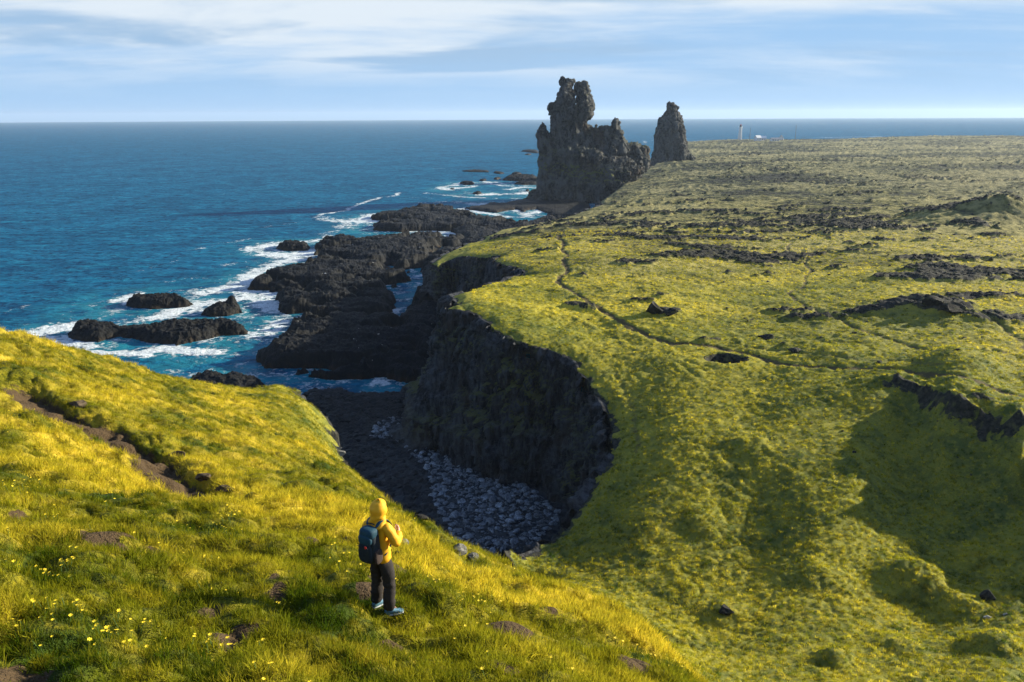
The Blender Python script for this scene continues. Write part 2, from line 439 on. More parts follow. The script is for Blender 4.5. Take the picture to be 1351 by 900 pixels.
RK = np.zeros(len(X))
for px, py, rx, ry, k in [(828,350,9,3.5,1.),(775,412,4,3,.2),(880,412,4,3,.8),(930,330,7,5,.9),(985,345,16,7,1.),(955,318,12,5,.9),(1010,365,10,4,.8),(1240,395,9,2.6,.9),(1190,412,15,5,.9),(1140,405,9,3,.7),(1250,420,14,5,.6),
                          (1080,412,6,3,.8),(1200,360,22,8,.8),(1300,365,26,8,1.),(1250,345,22,8,.7),(1050,302,40,8,.5),(1000,296,40,7,.4),(1220,302,40,9,.6),(1262,290,13,5,1.3),(1312,289,12,5,1.3),(1345,291,9,4,1.),(1160,335,25,7,.6),(700,335,5,3,.6),(690,345,5,3,.5),
                          (690,312,12,4,.7),(760,365,4,2,.8),(720,305,20,5,.5),(770,300,22,5,.6),(780,415,3,2,.3),(830,395,6,2.5,.6),(860,285,40,6,.5),(1100,390,6,2.5,.5),(1000,440,4,2,.4),(1055,450,3,2,.5),(1345,545,5,4,.5),(940,450,5,2,.4)]:
    x, y, z = hit(px, py); e = np.hypot((X - x) / rx, (Y - y) / ry)
    RK = np.maximum(RK, np.where(e < 2, k * np.exp(-e ** 2), 0))
far = sstep(230, 420, RG + wob * 70)
rel = onsub(2500, lambda x, y: .55 * ridge2(x / 9, y / 9, 3, 161, .6) + .5 * fbm2(x / 3.5, y / 3.5, 3, 163, gain=.6) + .35 * fbm2(x / 30, y / 24, 3, 165), 75)
Z += rel * lava * sstep(2, 20, S) * np.clip((RG - 90) / 200, .1, 2.6)
rockm = sstep(.13, .34, cl + .30 * fine_cl + RK * .62 - .15 - .10 * (1 - lava) + far * .08 + .16 * (rub / .5 - .3) * lava) * np.maximum(lava, RK > .05) * (1 - path)
rockm *= (RG > 60) & (S > 2)
Z += lava * lz * sstep(0, 25, S) * (1 - .6 * far) + rockm * np.maximum(0, .25 + rub) * np.where(RG > 230, 1.5, 1.15)
rockm *= (1 - .3 * far)
# edges of the land: bare lip of rock
edge = onsub(700, lambda x, y: fbm2(x / 1.6, y / 1.6, 3, 81))
Z += pz + sc + mz
Z = Z - .5 * sstep(2.2, 0, S) * (RG < 900)
rockm = np.maximum(np.maximum(rockm, pitm), bankm * .9)
rockm = np.maximum(rockm, sstep(.9, .1, S + edge * 1.2) * (RG < 900) * (1 - .6 * hillz))
rockm = np.where((S < .05) & (RG < 900) & ((AZ > 1) | (np.abs(AZ + 13) < 2.2)), 1, rockm)
# straw-coloured grass: a band along the brow of the hill and patches
BROW = hits([(130,600),(200,640),(300,660),(420,672),(560,735),(640,790),(740,800),(850,845)])
dry = onsub(95, lambda x, y: sstep(-.25, .5, fbm2(x / 3.2, y / 3.2, 4, 91) + .17 * sstep(18, 40, np.hypot(x, y)) + .9 * np.exp(-(pdist(x, y, BROW, 12.) / np.maximum(1.0, np.hypot(x, y) * .10)) ** 2) - .12))
dry = np.maximum(dry * hillz, onsub(3000, lambda x, y: .75 * sstep(-.1, .55, fbm2(x / 30, y / 14, 4, 93) + .18)) * (1 - hillz) * (.4 + .6 * sstep(85, 120, RG)))
barren = onsub(40, lambda x, y: sstep(.30, .42, fbm2(x / 1.3, y / 1.3, 3, 97) + .05 * sstep(-2, -6, x + .2 * y)))
soil = np.maximum(soil, barren * hillz * .9 * (RG < 17))
Zg = Z.reshape(NR, NT_)
def gsample(arr, x, y):
    g = arr.reshape(NR, NT_); r = np.hypot(x, y); t = np.arctan2(x, y)
    fi = np.clip(np.interp(r, rr, np.arange(NR)), 0, NR - 1.001); fj = np.clip(np.interp(t, th, np.arange(NT_)), 0, NT_ - 1.001)
    i = fi.astype(int); j = fj.astype(int); a = fi - i; b = fj - j
    return g[i, j] * (1 - a) * (1 - b) + g[i + 1, j] * a * (1 - b) + g[i, j + 1] * (1 - a) * b + g[i + 1, j + 1] * a * b
def H(x, y): return gsample(Z, np.asarray(x, float), np.asarray(y, float))
def hitg(px, py): return hit(px, py, H)
def normal_at(x, y, e=.15):
    return Vector((-(H(x + e, y) - H(x - e, y)) / (2 * e), -(H(x, y + e) - H(x, y - e)) / (2 * e), 1)).normalized()

# ================================================================ GROUND MATERIAL
def grass_color(t, p, dryv):
    """shared by the turf and the blades standing on it"""
    a = t.noise(p, .35, 4, .6); b = t.noise(p, 1.6, 4, .6); c = t.noise(p, 9., 3, .6)
    g = t.mix(t.ramp(a, .38, .62), (.042, .080, .004), (.25, .245, .012))
    g = t.mix(t.math('MULTIPLY', t.ramp(b, .46, .68), .7), g, (.36, .305, .012))
    g = t.mix(t.math('MULTIPLY', t.ramp(c, .42, .68), .75), g, (.030, .055, .004))
    d = t.mix(b, (.57, .46, .014), (.72, .57, .06))
    f = t.math('MULTIPLY', dryv, t.ramp(t.math('ADD', t.math('MULTIPLY', c, .5), t.math('MULTIPLY', b, .6)), .30, .68), clamp=True)
    return t.mix(f, g, d)
def land_material():
    t = NT('turf_and_lava'); p = t.co()
    rk, so, pa, dr, lv = (t.attr(k) for k in ('rock', 'soil', 'path', 'dry', 'lava'))
    near = grass_color(t, p, dr); near = t.mix(t.attr('plateau'), t.mix(1., near, (.76, .70, .80), 'MULTIPLY'), near); near = t.mix(t.math('MULTIPLY', t.attr('plateau'), .28), near, (.20, .195, .075))
    n1 = t.noise(t.vmul(p, (1, 1, .3)), .11, 6, .66); n2 = t.noise(p, .7, 5, .65); n3 = t.noise(p, 3.5, 4, .7)
    far = t.mix(t.ramp(n1, .35, .62), (.085, .088, .024), (.24, .215, .048))
    far = t.mix(t.math('MULTIPLY', t.ramp(n2, .42, .66), .75), far, (.35, .30, .08))
    far = t.mix(t.math('MULTIPLY', t.ramp(n3, .50, .72), .55), far, (.035, .05, .010))
    far = t.mix(t.math('MULTIPLY', dr, .35), far, (.30, .26, .05))
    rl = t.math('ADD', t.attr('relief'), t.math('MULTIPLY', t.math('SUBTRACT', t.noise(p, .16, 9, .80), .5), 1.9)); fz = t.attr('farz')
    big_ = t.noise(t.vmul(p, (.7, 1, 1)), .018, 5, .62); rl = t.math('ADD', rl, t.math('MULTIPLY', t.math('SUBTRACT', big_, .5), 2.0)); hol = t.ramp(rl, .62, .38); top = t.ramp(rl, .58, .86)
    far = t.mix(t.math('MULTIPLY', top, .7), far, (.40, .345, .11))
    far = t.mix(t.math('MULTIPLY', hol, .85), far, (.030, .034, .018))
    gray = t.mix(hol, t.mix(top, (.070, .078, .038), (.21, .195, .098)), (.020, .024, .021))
    far = t.mix(t.math('MULTIPLY', fz, .95), far, gray)  # greys the far lava with distance: thinner grass, and haze put into the colour
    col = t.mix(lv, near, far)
    soilc = t.mix(t.noise(p, 5, 5, .7), (.034, .023, .012), (.12, .08, .042))
    pathc = t.mix(t.noise(p, 2.5, 4, .7), (.045, .034, .018), (.12, .09, .045))
    rockc = t.mix(t.ramp(t.noise(p, 1.9, 6, .72), .35, .7), (.010, .011, .010), (.058, .056, .046))
    rockc = t.mix(t.math('MULTIPLY', t.ramp(t.noise(p, .9, 4, .6), .52, .7), .6), rockc, (.12, .12, .042))
    sf = t.ramp(t.math('ADD', so, t.math('MULTIPLY', t.math('SUBTRACT', t.noise(p, 4, 4, .7), .5), .9)), .38, .62)
    col = t.mix(sf, col, soilc)
    pf = t.math('MULTIPLY', t.ramp(t.math('ADD', pa, t.math('MULTIPLY', t.math('SUBTRACT', t.noise(p, 1.1, 5, .75), .5), 1.5)), .3, .8), .9)
    col = t.mix(pf, col, pathc)
    rk = t.math('MAXIMUM', rk, t.math('MULTIPLY', t.math('MULTIPLY', lv, .6), t.ramp(t.math('ADD', t.noise(t.vmul(p, (1, .7, 1)), .13, 9, .78), t.math('MULTIPLY', t.math('SUBTRACT', n1, .5), 1.1)), .47, .60, 0., .75)))
    rf = t.ramp(t.math('ADD', rk, t.math('MULTIPLY', t.math('SUBTRACT', t.noise(p, .9, 6, .78), .5), 2.2)), .42, .70)
    col = t.mix(rf, col, rockc)
    hgt = t.math('ADD', t.math('MULTIPLY', t.noise(p, 1.1, 5, .7), .8), t.math('MULTIPLY', t.noise(p, 7, 4, .7), .22))
    hgt = t.math('ADD', t.math('MULTIPLY', hgt, t.ramp(lv, 0, 1, .20, 1.)), t.math('MULTIPLY', t.noise(p, 14, 3, .7), .10))
    nm = t.bump(hgt, 1., .8)
    t.bsdf(col, .9, nm, .12)
    return t.m
SEL = S > 0
ZF = np.where(S > 0, Z, np.minimum(Z - 1.0, Z - 8 * np.minimum(1, -S * 2)))
V = np.stack([X, Y, ZF], 1)
F = gridfaces(NR, NT_); F = F[(S[F] > 0).any(1)]
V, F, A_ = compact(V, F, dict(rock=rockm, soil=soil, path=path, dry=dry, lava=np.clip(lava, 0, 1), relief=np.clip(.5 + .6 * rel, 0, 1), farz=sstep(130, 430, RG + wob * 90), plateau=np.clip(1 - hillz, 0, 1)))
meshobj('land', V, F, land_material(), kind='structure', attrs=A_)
# ================================================================ SHORE: cove floor, lava shelves, cliffs
def pz_(l, z): return [atz(a, b, z) for a, b in l]
SHELF = pz_([(327,378),(340,365),(380,354),(418,345),(414,331),(430,318),(460,315),(480,319),(507,313),(553,311),(603,312),(625,316),(640,350),(600,362),(574,362),(556,356),(541,352),
            (543,362),(530,372),(503,377),(518,388),(518,404),(505,418),(520,421),(545,403),(545,387),(574,384),(600,372),(640,395),(640,440),(600,480),(560,500),
            (507,489),(480,494),(430,494),(387,488),(350,478),(343,467),(377,438),(383,420),(370,403),(367,381)], 1.2)
SHELF2 = pz_([(487,287),(507,282),(530,280),(547,273),(573,272),(605,277),(625,284),(650,289),(695,294),(745,284),(760,300),(700,330),(612,327),(603,313),(601,305),(560,302),(530,304),(490,301),(492,296),(527,292),(500,289)], .8)
SHELF3 = pz_([(613,274),(632,272),(646,267),(663,268),(683,264),(708,262),(760,262),(780,275),(748,286),(721,283),(708,275),(690,279),(681,275),(674,277),(655,280),(634,278)], .5)
BEACH = pz_([(390,520),(400,507),(440,506),(470,511),(500,513),(545,503),(570,480),(600,440),(680,440),(800,540),(850,600),(800,700),(760,760),(600,800),(450,700),(380,560)], 1.4)
NEARROCK = pz_([(237,508),(250,496),(290,490),(335,494),(356,508),(360,530),(300,540),(240,530)], .8)
shore_polys = []
for i, (pl, am) in enumerate([(SHELF, .07), (SHELF2, .06), (SHELF3, .06), (BEACH, .05)]):
    shore_polys.append(fract(pl, 3, am, 200 + i, True))
lth = np.linspace(R(-26), R(9.5), 900)
lr = [52.]
while lr[-1] < 560: lr.append(lr[-1] + max(.22, lr[-1] ** 2 / 48000 * .55))
lr = np.array(lr)
LT, LR = np.meshgrid(lth, lr); lx = (LR * np.sin(LT)).ravel(); ly = (LR * np.cos(LT)).ravel()
def lower_height(x, y):
    wx = x + 2.4 * fbm2(x / 7, y / 5, 5, 301, gain=.6); wy = y + 2.4 * fbm2(x / 7, y / 5, 5, 302, gain=.6)
    s1, s2, s3, s4 = (sdf(wx, wy, p, 30.) for p in shore_polys)
    rough = .65 * ridge2(x / 11, y / 4.5, 5, 303, .55) + .5 * fbm2(x / 15, y / 15, 3, 305) + .22 * ridge2(x / 1.4, y / 1.4, 3, 306)
    def shelf(s, h, w, ro): tz = .5 + .5 * pn2(x / 8, y / 6, 333); return -3.5 + (h * .45 + 3.5) * sstep(-w, w * .6, s) + h * .55 * sstep(w * .2 + 2.5 * tz, w + 5 * tz, s) + ro * rough * sstep(-1.5, 2, s) + .9 * sstep(2, 18, s) * fbm2(x / 9, y / 9, 2, 309)
    z = np.full(x.shape, -3.5)
    z = np.maximum(z, shelf(s1, 2.5, 1.0, 1.9) + 1.3 * sstep(8, 30, s1))
    z = np.maximum(z, shelf(s2, 2.0, 1.4, 1.9)); z = np.maximum(z, shelf(s3, .9, 2.5, .7))
    ch = sstep(.50, .78, ridge2(x / 26 + 3, y / 15, 3, 341, .45)) * sstep(20, 5, np.minimum(np.abs(s1), np.abs(s2))) + sstep(.42, .6, fbm2(x / 9, y / 7, 3, 343)) * .8
    z = z - 4.2 * ch * ((s1 > -3) | (s2 > -3)) * (s4 < 2)
    bz = 1.0 + 1.2 * sstep(118, 92, np.hypot(x, y)) + .8 * sstep(92, 76, np.hypot(x, y))
    z = np.maximum(z, -3.5 + (bz + 3.5) * sstep(-3, 3, s4) + .28 * rough * sstep(-2, 3, s4))
    return z, s4, np.maximum.reduce([s1, s2, s3, s4])
LZ, LBE, LS = lower_height(lx, ly)
def shore_material():
    t = NT('black_basalt_shore'); p = t.co()
    n = t.noise(p, .35, 6, .7); m = t.noise(p, 2.2, 6, .72)
    c = t.mix(t.ramp(m, .35, .7), (.002, .0025, .003), (.0062, .0072, .0085))
    c = t.mix(t.math('MULTIPLY', t.ramp(n, .5, .7), .55), c, (.010, .0095, .009))
    sep = t.n('ShaderNodeSeparateXYZ'); t.link(p, sep.inputs[0])
    weed = t.math('MULTIPLY', t.ramp(sep.outputs[2], 1.6, .3), t.ramp(t.noise(p, .5, 4, .6), .40, .62))
    c = t.mix(weed, c, (.026, .017, .008))
    peb = t.voro(p, 1.1, 'F1', 'Color'); be = t.attr('beach')
    pc = t.mix(peb, (.008, .010, .012), (.055, .065, .075))
    c = t.mix(t.math('MULTIPLY', be, .8), c, pc)
    gu = t.math('MULTIPLY', t.ramp(t.noise(p, .9, 3, .5), .72, .76), t.ramp(sep.outputs[2], 2.2, 3.2))
    c = t.mix(gu, c, (.35, .36, .36))
    h = t.math('ADD', t.noise(p, 1.2, 6, .75), t.math('MULTIPLY', t.voro(p, 1.1), t.math('MULTIPLY', be, .8)))
    t.bsdf(c, .75, t.bump(h, 1., .5), .2)
    return t.m
V = np.stack([lx, ly, LZ], 1); V = V + .55 * np.stack([fbm3(V, .45, 3, 351), fbm3(V, .45, 3, 352), .5 * ridge3(V, 1.1, 2, 353)], 1); F = gridfaces(len(lr), len(lth)); F = F[(LZ[F] > -2.6).any(1)]
boul = sstep(-1, 3, LBE) * sstep(125, 112, np.hypot(lx, ly)) * sstep(-13.5, -9.5, np.degrees(np.arctan2(lx, ly)) + 3 * fbm2(lx / 9, ly / 9, 3, 311))
V, F, A_ = compact(V, F, dict(beach=boul))
SHOREM = shore_material()
meshobj('shore', V, F, SHOREM, kind='structure', attrs=A_)

# ---------------------------------------------------------------- cliffs
def cliff_material():
    t = NT('basalt_cliff'); p = t.co()
    col = t.noise(t.vmul(p, (1, 1, .22)), 1.0, 6, .7); fine = t.noise(p, 3.2, 6, .75); big = t.noise(p, .16, 4, .6)
    c = t.mix(t.ramp(col, .36, .66), (.0055, .006, .007), (.070, .077, .087))
    c = t.mix(t.math('MULTIPLY', t.ramp(fine, .5, .72), .6), c, (.085, .085, .085))
    c = t.mix(t.math('MULTIPLY', t.ramp(big, .5, .66), .5), c, (.055, .042, .028))
    ge = t.n('ShaderNodeNewGeometry'); sp = t.n('ShaderNodeSeparateXYZ'); t.link(ge.outputs['True Normal'], sp.inputs[0])
    up_ = t.ramp(t.math('ADD', sp.outputs[2], t.math('MULTIPLY', t.math('SUBTRACT', t.noise(p, .8, 5, .7), .5), .7)), .38, .62)
    ms = t.math('MULTIPLY', up_, t.attr('moss'))
    g = t.mix(t.noise(p, 1.4, 4, .6), (.055, .075, .012), (.15, .15, .03))
    c = t.mix(ms, c, g)
    h = t.math('ADD', t.noise(t.vmul(p, (1, 1, .3)), 1.1, 6, .75), t.math('MULTIPLY', t.voro(t.vmul(p, (1, 1, .25)), 1.3, 'DISTANCE_TO_EDGE'), .6))
    t.bsdf(c, .85, t.bump(h, 1., .7), .25)
    return t.m
CLIFFM = cliff_material()
def ribbon(name, path_, step, spread, hfun=None, seed=0, mossk=1., amp=1., lip=.12, inset=0.):
    """a rock face hung from the edge of the land: path_ = (x, y, .) with the open side on its left"""
    P = np.array(path_)[:, :2]; L = np.concatenate([[0], np.cumsum(np.hypot(*np.diff(P, axis=0).T))])
    n = max(8, int(L[-1] / step)); s = np.linspace(0, L[-1], n)
    q = np.stack([np.interp(s, L, P[:, 0]), np.interp(s, L, P[:, 1])], 1)
    k = max(1, int(2.5 / step)); pad = np.concatenate([np.repeat(q[:1], k, 0), q, np.repeat(q[-1:], k, 0)])
    ker = np.ones(2 * k + 1) / (2 * k + 1)
    sm = np.stack([np.convolve(pad[:, i], ker, 'valid') for i in (0, 1)], 1)
    q = .9 * q + .1 * sm
    tg = np.gradient(sm, axis=0); tg /= np.linalg.norm(tg, axis=1, keepdims=True) + 1e-9
    nx, ny = -tg[:, 1], tg[:, 0]                                      # left of travel = open side
    q = q - inset * np.stack([nx, ny], 1)
    ztop = H(q[:, 0] - nx * 1.0, q[:, 1] - ny * 1.0) + lip
    low = lower_height(q[:, 0] + nx * 4, q[:, 1] + ny * 4)[0] - 1.0
    kk = max(1, int(1.2 / step)); ztop = np.convolve(np.pad(ztop, kk, 'edge'), np.ones(2 * kk + 1) / (2 * kk + 1), 'valid'); kk = max(1, int(4 / step)); low = np.convolve(np.pad(low, kk, 'edge'), np.ones(2 * kk + 1) / (2 * kk + 1), 'valid')
    Hh = np.maximum(ztop - low, 1.)
    nv = max(10, int(np.median(Hh) / (step * 1.15)))
    t = np.concatenate([[-.12, -.06], np.linspace(0, 1, nv)])
    sp = spread(s / L[-1]) if callable(spread) else np.full(n, spread)
    T, SPv = np.meshgrid(t, sp, indexing='ij'); Tc = np.clip(T, 0, 1)
    S2 = np.broadcast_to(s, T.shape)
    led = fbm2(S2 / 9, Tc * 3.2 + 5, 3, seed + 1); st = Tc + .26 * led
    stepf = np.floor(st * 5) / 5 + sstep(.62, .98, (st * 5) % 1) / 5
    prof = np.where(T < 0, T * 12, (.25 * Tc + .75 * np.clip(.45 * stepf + .55 * stepf ** 1.7, 0, 1.1)) * SPv * Hh[None] )
    zz = ztop[None] - Tc * Hh[None] - np.where(T < 0, .55, 0)
    wx = q[:, 0][None] + nx[None] * prof; wy = q[:, 1][None] + ny[None] * prof
    pp = np.stack([wx, wy, zz], -1)
    a = np.clip(T * Hh[None] / .6, 0, 1)
    pst = pp * np.array([1, 1, .32])
    d = 1.5 * fbm3(pp, .14, 3, seed + 2) + 1.1 * ridge3(pst, .42, 4, seed + 3, .55) + .38 * ridge3(pp, 1.3, 3, seed + 4, .6)
    d = .75 * d + .85 * blocks(pp, (.62, .62, .20), seed + 8) + .40 * blocks(pp, (1.5, 1.5, .7), seed + 9)
    d = d * a * amp + .15 * ridge3(pp, .8, 3, seed + 7) * (T >= 0) * (1 - a) + .2 * (T >= 0)
    pp[..., 0] += nx[None] * d; pp[..., 1] += ny[None] * d
    pp[..., 2] += .5 * fbm3(pp, .5, 3, seed + 5) * a
    ms = np.clip(.12 + 2.0 * fbm3(pp, .085, 3, seed + 6) + .15 * (1 - Tc), 0, 1) * mossk * sstep(.06, .16, Tc) * sstep(.95, .7, Tc)
    return meshobj(name, pp.reshape(-1, 3), gridfaces(len(t), n)[:, ::-1], CLIFFM, kind='structure', attrs=dict(moss=ms))
rn = rim_near
def idx_of(p): return int(np.argmin(np.hypot(rn[:, 0] - p[0], rn[:, 1] - p[1])))
i0, i1, i2, i3, i4 = 0, idx_of(HILL[-1]), idx_of(COVE[-1]), idx_of(COAST[0]), len(rn) - 1
# the faces below the rim
ih = idx_of(HILL[7])
ribbon('headland_cliff', rn[i0:ih + 1], .13, .14, seed=400, lip=-1.0, inset=.5, mossk=.8)
ribbon('hill_cliff', rn[ih:i1 + 1], .2, .10, seed=405, lip=-3.5, inset=1.3, mossk=.8)
ribbon('cove_cliff', rn[i1:i2 + 12], .15, lambda u: np.interp(u, [0, .12, .35, .6, .85, 1], [.3, .25, .22, .30, .40, .46]), seed=410)
ribbon('inlet_cliff', rn[i2:i3 + 1], .2, .28, seed=420)
ribbon('coast_cliff', rn[i3:i4 + 1], .4, .55, seed=430)
# ================================================================ ROCKS IN THE SEA
def shift(l, dx, dy): return [(a + dx, b + dy) for a, b in l]
def outline_rock(name, outline, height, step, label, cat, group=None, seed=0, tilt=0., amp=.07, peaks=(), rough=1., mat=None):
    """a rock standing in the water: outline = waterline in photo pixels"""
    w = np.array([atz(a, b, 0.) for a, b in outline]); c = w.mean(0)
    pl = fract([tuple(q) for q in w], 3, amp, seed, True)
    x0, y0 = pl[:, :2].min(0) - 1.5; x1, y1 = pl[:, :2].max(0) + 1.5
    nx, ny = int((x1 - x0) / step) + 2, int((y1 - y0) / step) + 2
    gx, gy = np.meshgrid(np.linspace(x0, x1, nx), np.linspace(y0, y1, ny)); x = gx.ravel(); y = gy.ravel()
    s = sdf(x + .35 * fbm2(x / 1.5, y / 1.5, 3, seed), y + .35 * fbm2(x / 1.5, y / 1.5, 3, seed + 1), pl, 40.)
    wd = max(1., s.max()); hh = height * (.62 + .38 * np.sqrt(np.clip(s / wd, 0, 1)))
    z = -1.5 + (hh + 1.5) * sstep(-.9, .35 * wd + .5, s) ** .8
    z = z + height * .30 * rough * fbm2(x / (.9 * height + 1), y / (.9 * height + 1), 3, seed + 2) * sstep(0, 1, s)
    z = z + height * .22 * rough * ridge2(x / (.5 * height + .6), y / (.5 * height + .6), 4, seed + 3, .6) * sstep(-.5, 1, s)
    for px, py, rad, h in peaks:
        q = atz(px, py, height * .7); z = z + h * np.exp(-((x - q[0]) ** 2 + (y - q[1]) ** 2) / rad ** 2) * sstep(-.3, .8, s)
    F = gridfaces(ny, nx); F = F[(z[F] > -.7).any(1)]
    V, F, _ = compact(np.stack([x - c[0], y - c[1], z], 1), F, {})
    z2_ = .16 * min(height, 3) * blocks(V + np.array([c[0], c[1], 0]), (.8, .8, .6), seed + 8); V[:, 2] += z2_ * (V[:, 2] > 0)
    jit = .16 * min(height, 3) * fbm3(V + np.array([c[0], c[1], 0]), .9, 3, seed + 5)[:, None] * np.array([[1, 1, 0]])
    o = meshobj(name, V + jit, F, mat or SHOREM, attrs=dict(beach=np.zeros(len(V)))); o.location = (c[0], c[1], 0)
    ROCK_OUT.append(pl)
    return tag(o, label, cat, group)
ROCK_OUT = []
outline_rock('skerry', [(84,443),(98,436),(117,433),(149,432),(167,437),(199,436),(235,432),(270,430),(309,431),(332,437),(332,442),(295,444),(263,452),(231,458),(199,454),(156,447),(128,454),(107,453)],
             2.3, .16, 'long low black skerry nearest to the grassy hill, surf breaking at its end', 'sea rock', seed=500, peaks=((120,430,3,.8),(230,430,4,.6),(300,428,4,.8)))
outline_rock('skerry', [(164,404),(175,397),(205,396),(240,397),(256,402),(245,406),(205,409),(175,407)], 2.5, .16, 'small dark rounded skerry out beyond the long low one', 'sea rock', seed=520)
outline_rock('skerry', [(262,416),(272,410),(292,407),(314,408),(322,413),(300,418),(275,419)], 1.6, .14, 'jagged little skerry with a steep block, between the long skerry and lava shelf', 'sea rock', seed=540, peaks=((309,404,2.0,2.4),(290,408,2.2,.7)), rough=1.4)
outline_rock('skerry', [(363,329),(370,324),(395,323),(411,327),(408,331),(380,332)], 2.3, .25, 'lone dark skerry in white foam off the lava shelf', 'sea rock', seed=560)
outline_rock('skerry', [(237,510),(250,502),(290,497),(335,500),(356,509),(360,525),(300,535),(240,526)], 2.0, .16, 'flat black rock in the water just behind the brow of the hill', 'sea rock', seed=580)
outline_rock('inlet_rock', [(541,408),(546,398),(572,396),(580,408),(570,418),(550,418)], 4.2, .2, 'black rock block standing in the narrow sea inlet below the cliff', 'sea rock', seed=600, peaks=((558,402,3,1.2),))
FARR = [([(661,238),(668,234),(690,233),(711,234),(712,239),(690,240)], 2.2, 'dark flat-topped reef slab touching the foot of the tall sea stack'),
        ([(676,243),(690,240.5),(711,241),(711,244),(690,244.5)], 1.6, 'thin lower reef slab in front of the dark one by the tall sea stack'),
        ([(606,226),(625,224.5),(649,226),(649,228),(622,227.5)], 1.0, 'long thin line of reef awash, farthest left of the tall sea stack'),
        ([(650,228),(656,226.5),(667,229),(660,230)], .9, 'short dark reef end just right of the long thin reef line'),
        ([(674,230),(680,228.5),(690,230),(682,232)], 1.4, 'small hump of rock between reef slab and long thin reef'),
        ([(604,242.5),(612,241),(627,242),(622,244.5),(610,244)], 1.5, 'lone flat black rock in open water below the thin reef line'),
        ([(632,238.5),(638,237),(643,238),(638,239.5)], 1.0, 'tiny black rock in the foam between two larger flat ones'),
        ([(651,236.5),(656,235),(661,236),(656,238)], 1.2, 'tiny rock just off the end of the flat-topped reef slab'),
        ([(622,256),(630,254),(637,255.5),(630,257.5)], 1.2, 'small oval black rock nearest to the lava shelf among the far reef rocks'),
        ([(693,252),(696,250.5),(699,252),(696,253)], 1.0, 'tiny black rock close under the seaward foot of the tall stack'),
        ([(592,249.5),(597,248.5),(601,249.6),(597,250.5)], .6, 'smallest black rock in the breaking wave farthest from the stack'),
        ([(686,200),(695,198.6),(711,199.3),(711,202.5),(700,202),(692,200.6)], 1.8, 'dark reef far out beside the middle of the tall stack'),
        ([(692,204),(697,203),(702,204),(697,205)], 1.0, 'speck of reef just below the far dark reef by the tall stack')]
for i, (ol, h, lb) in enumerate(FARR):
    outline_rock('reef_rock', ol, h * 1.15, .45, lb, 'sea rock', 'reef rocks awash off the tall sea stack', seed=620 + 7 * i, amp=.05)

# ---------------------------------------------------------------- the two sea stacks
def stack_material():
    t = NT('stack_basalt'); p = t.co()
    a = t.noise(t.vmul(p, (1, 1, .35)), .22, 7, .72); b = t.noise(p, .75, 6, .75); big = t.noise(p, .05, 3, .6)
    c = t.mix(t.ramp(a, .42, .60), (.005, .0063, .0078), (.115, .12, .12))  # wide light-dark spread painted in, since the front gets only flat skylight
    c = t.mix(t.math('MULTIPLY', t.ramp(b, .47, .62), .75), c, (.13, .128, .118))
    c = t.mix(t.math('MULTIPLY', t.ramp(big, .54, .62), .5), c, (.06, .036, .026))
    ge = t.n('ShaderNodeNewGeometry'); sp = t.n('ShaderNodeSeparateXYZ'); t.link(ge.outputs['Normal'], sp.inputs[0])
    u = t.ramp(t.math('ADD', sp.outputs[2], t.math('MULTIPLY', t.math('SUBTRACT', b, .5), .8)), .42, .75)
    c = t.mix(t.math('MULTIPLY', u, t.attr('moss')), c, (.12, .13, .025))
    h = t.math('ADD', t.noise(t.vmul(p, (1, 1, .4)), .35, 7, .75), t.math('MULTIPLY', t.noise(p, 1.4, 4, .7), .3))
    t.bsdf(c, .88, t.bump(h, 1., 3.5), .2)
    return t.m
STACKM = stack_material()
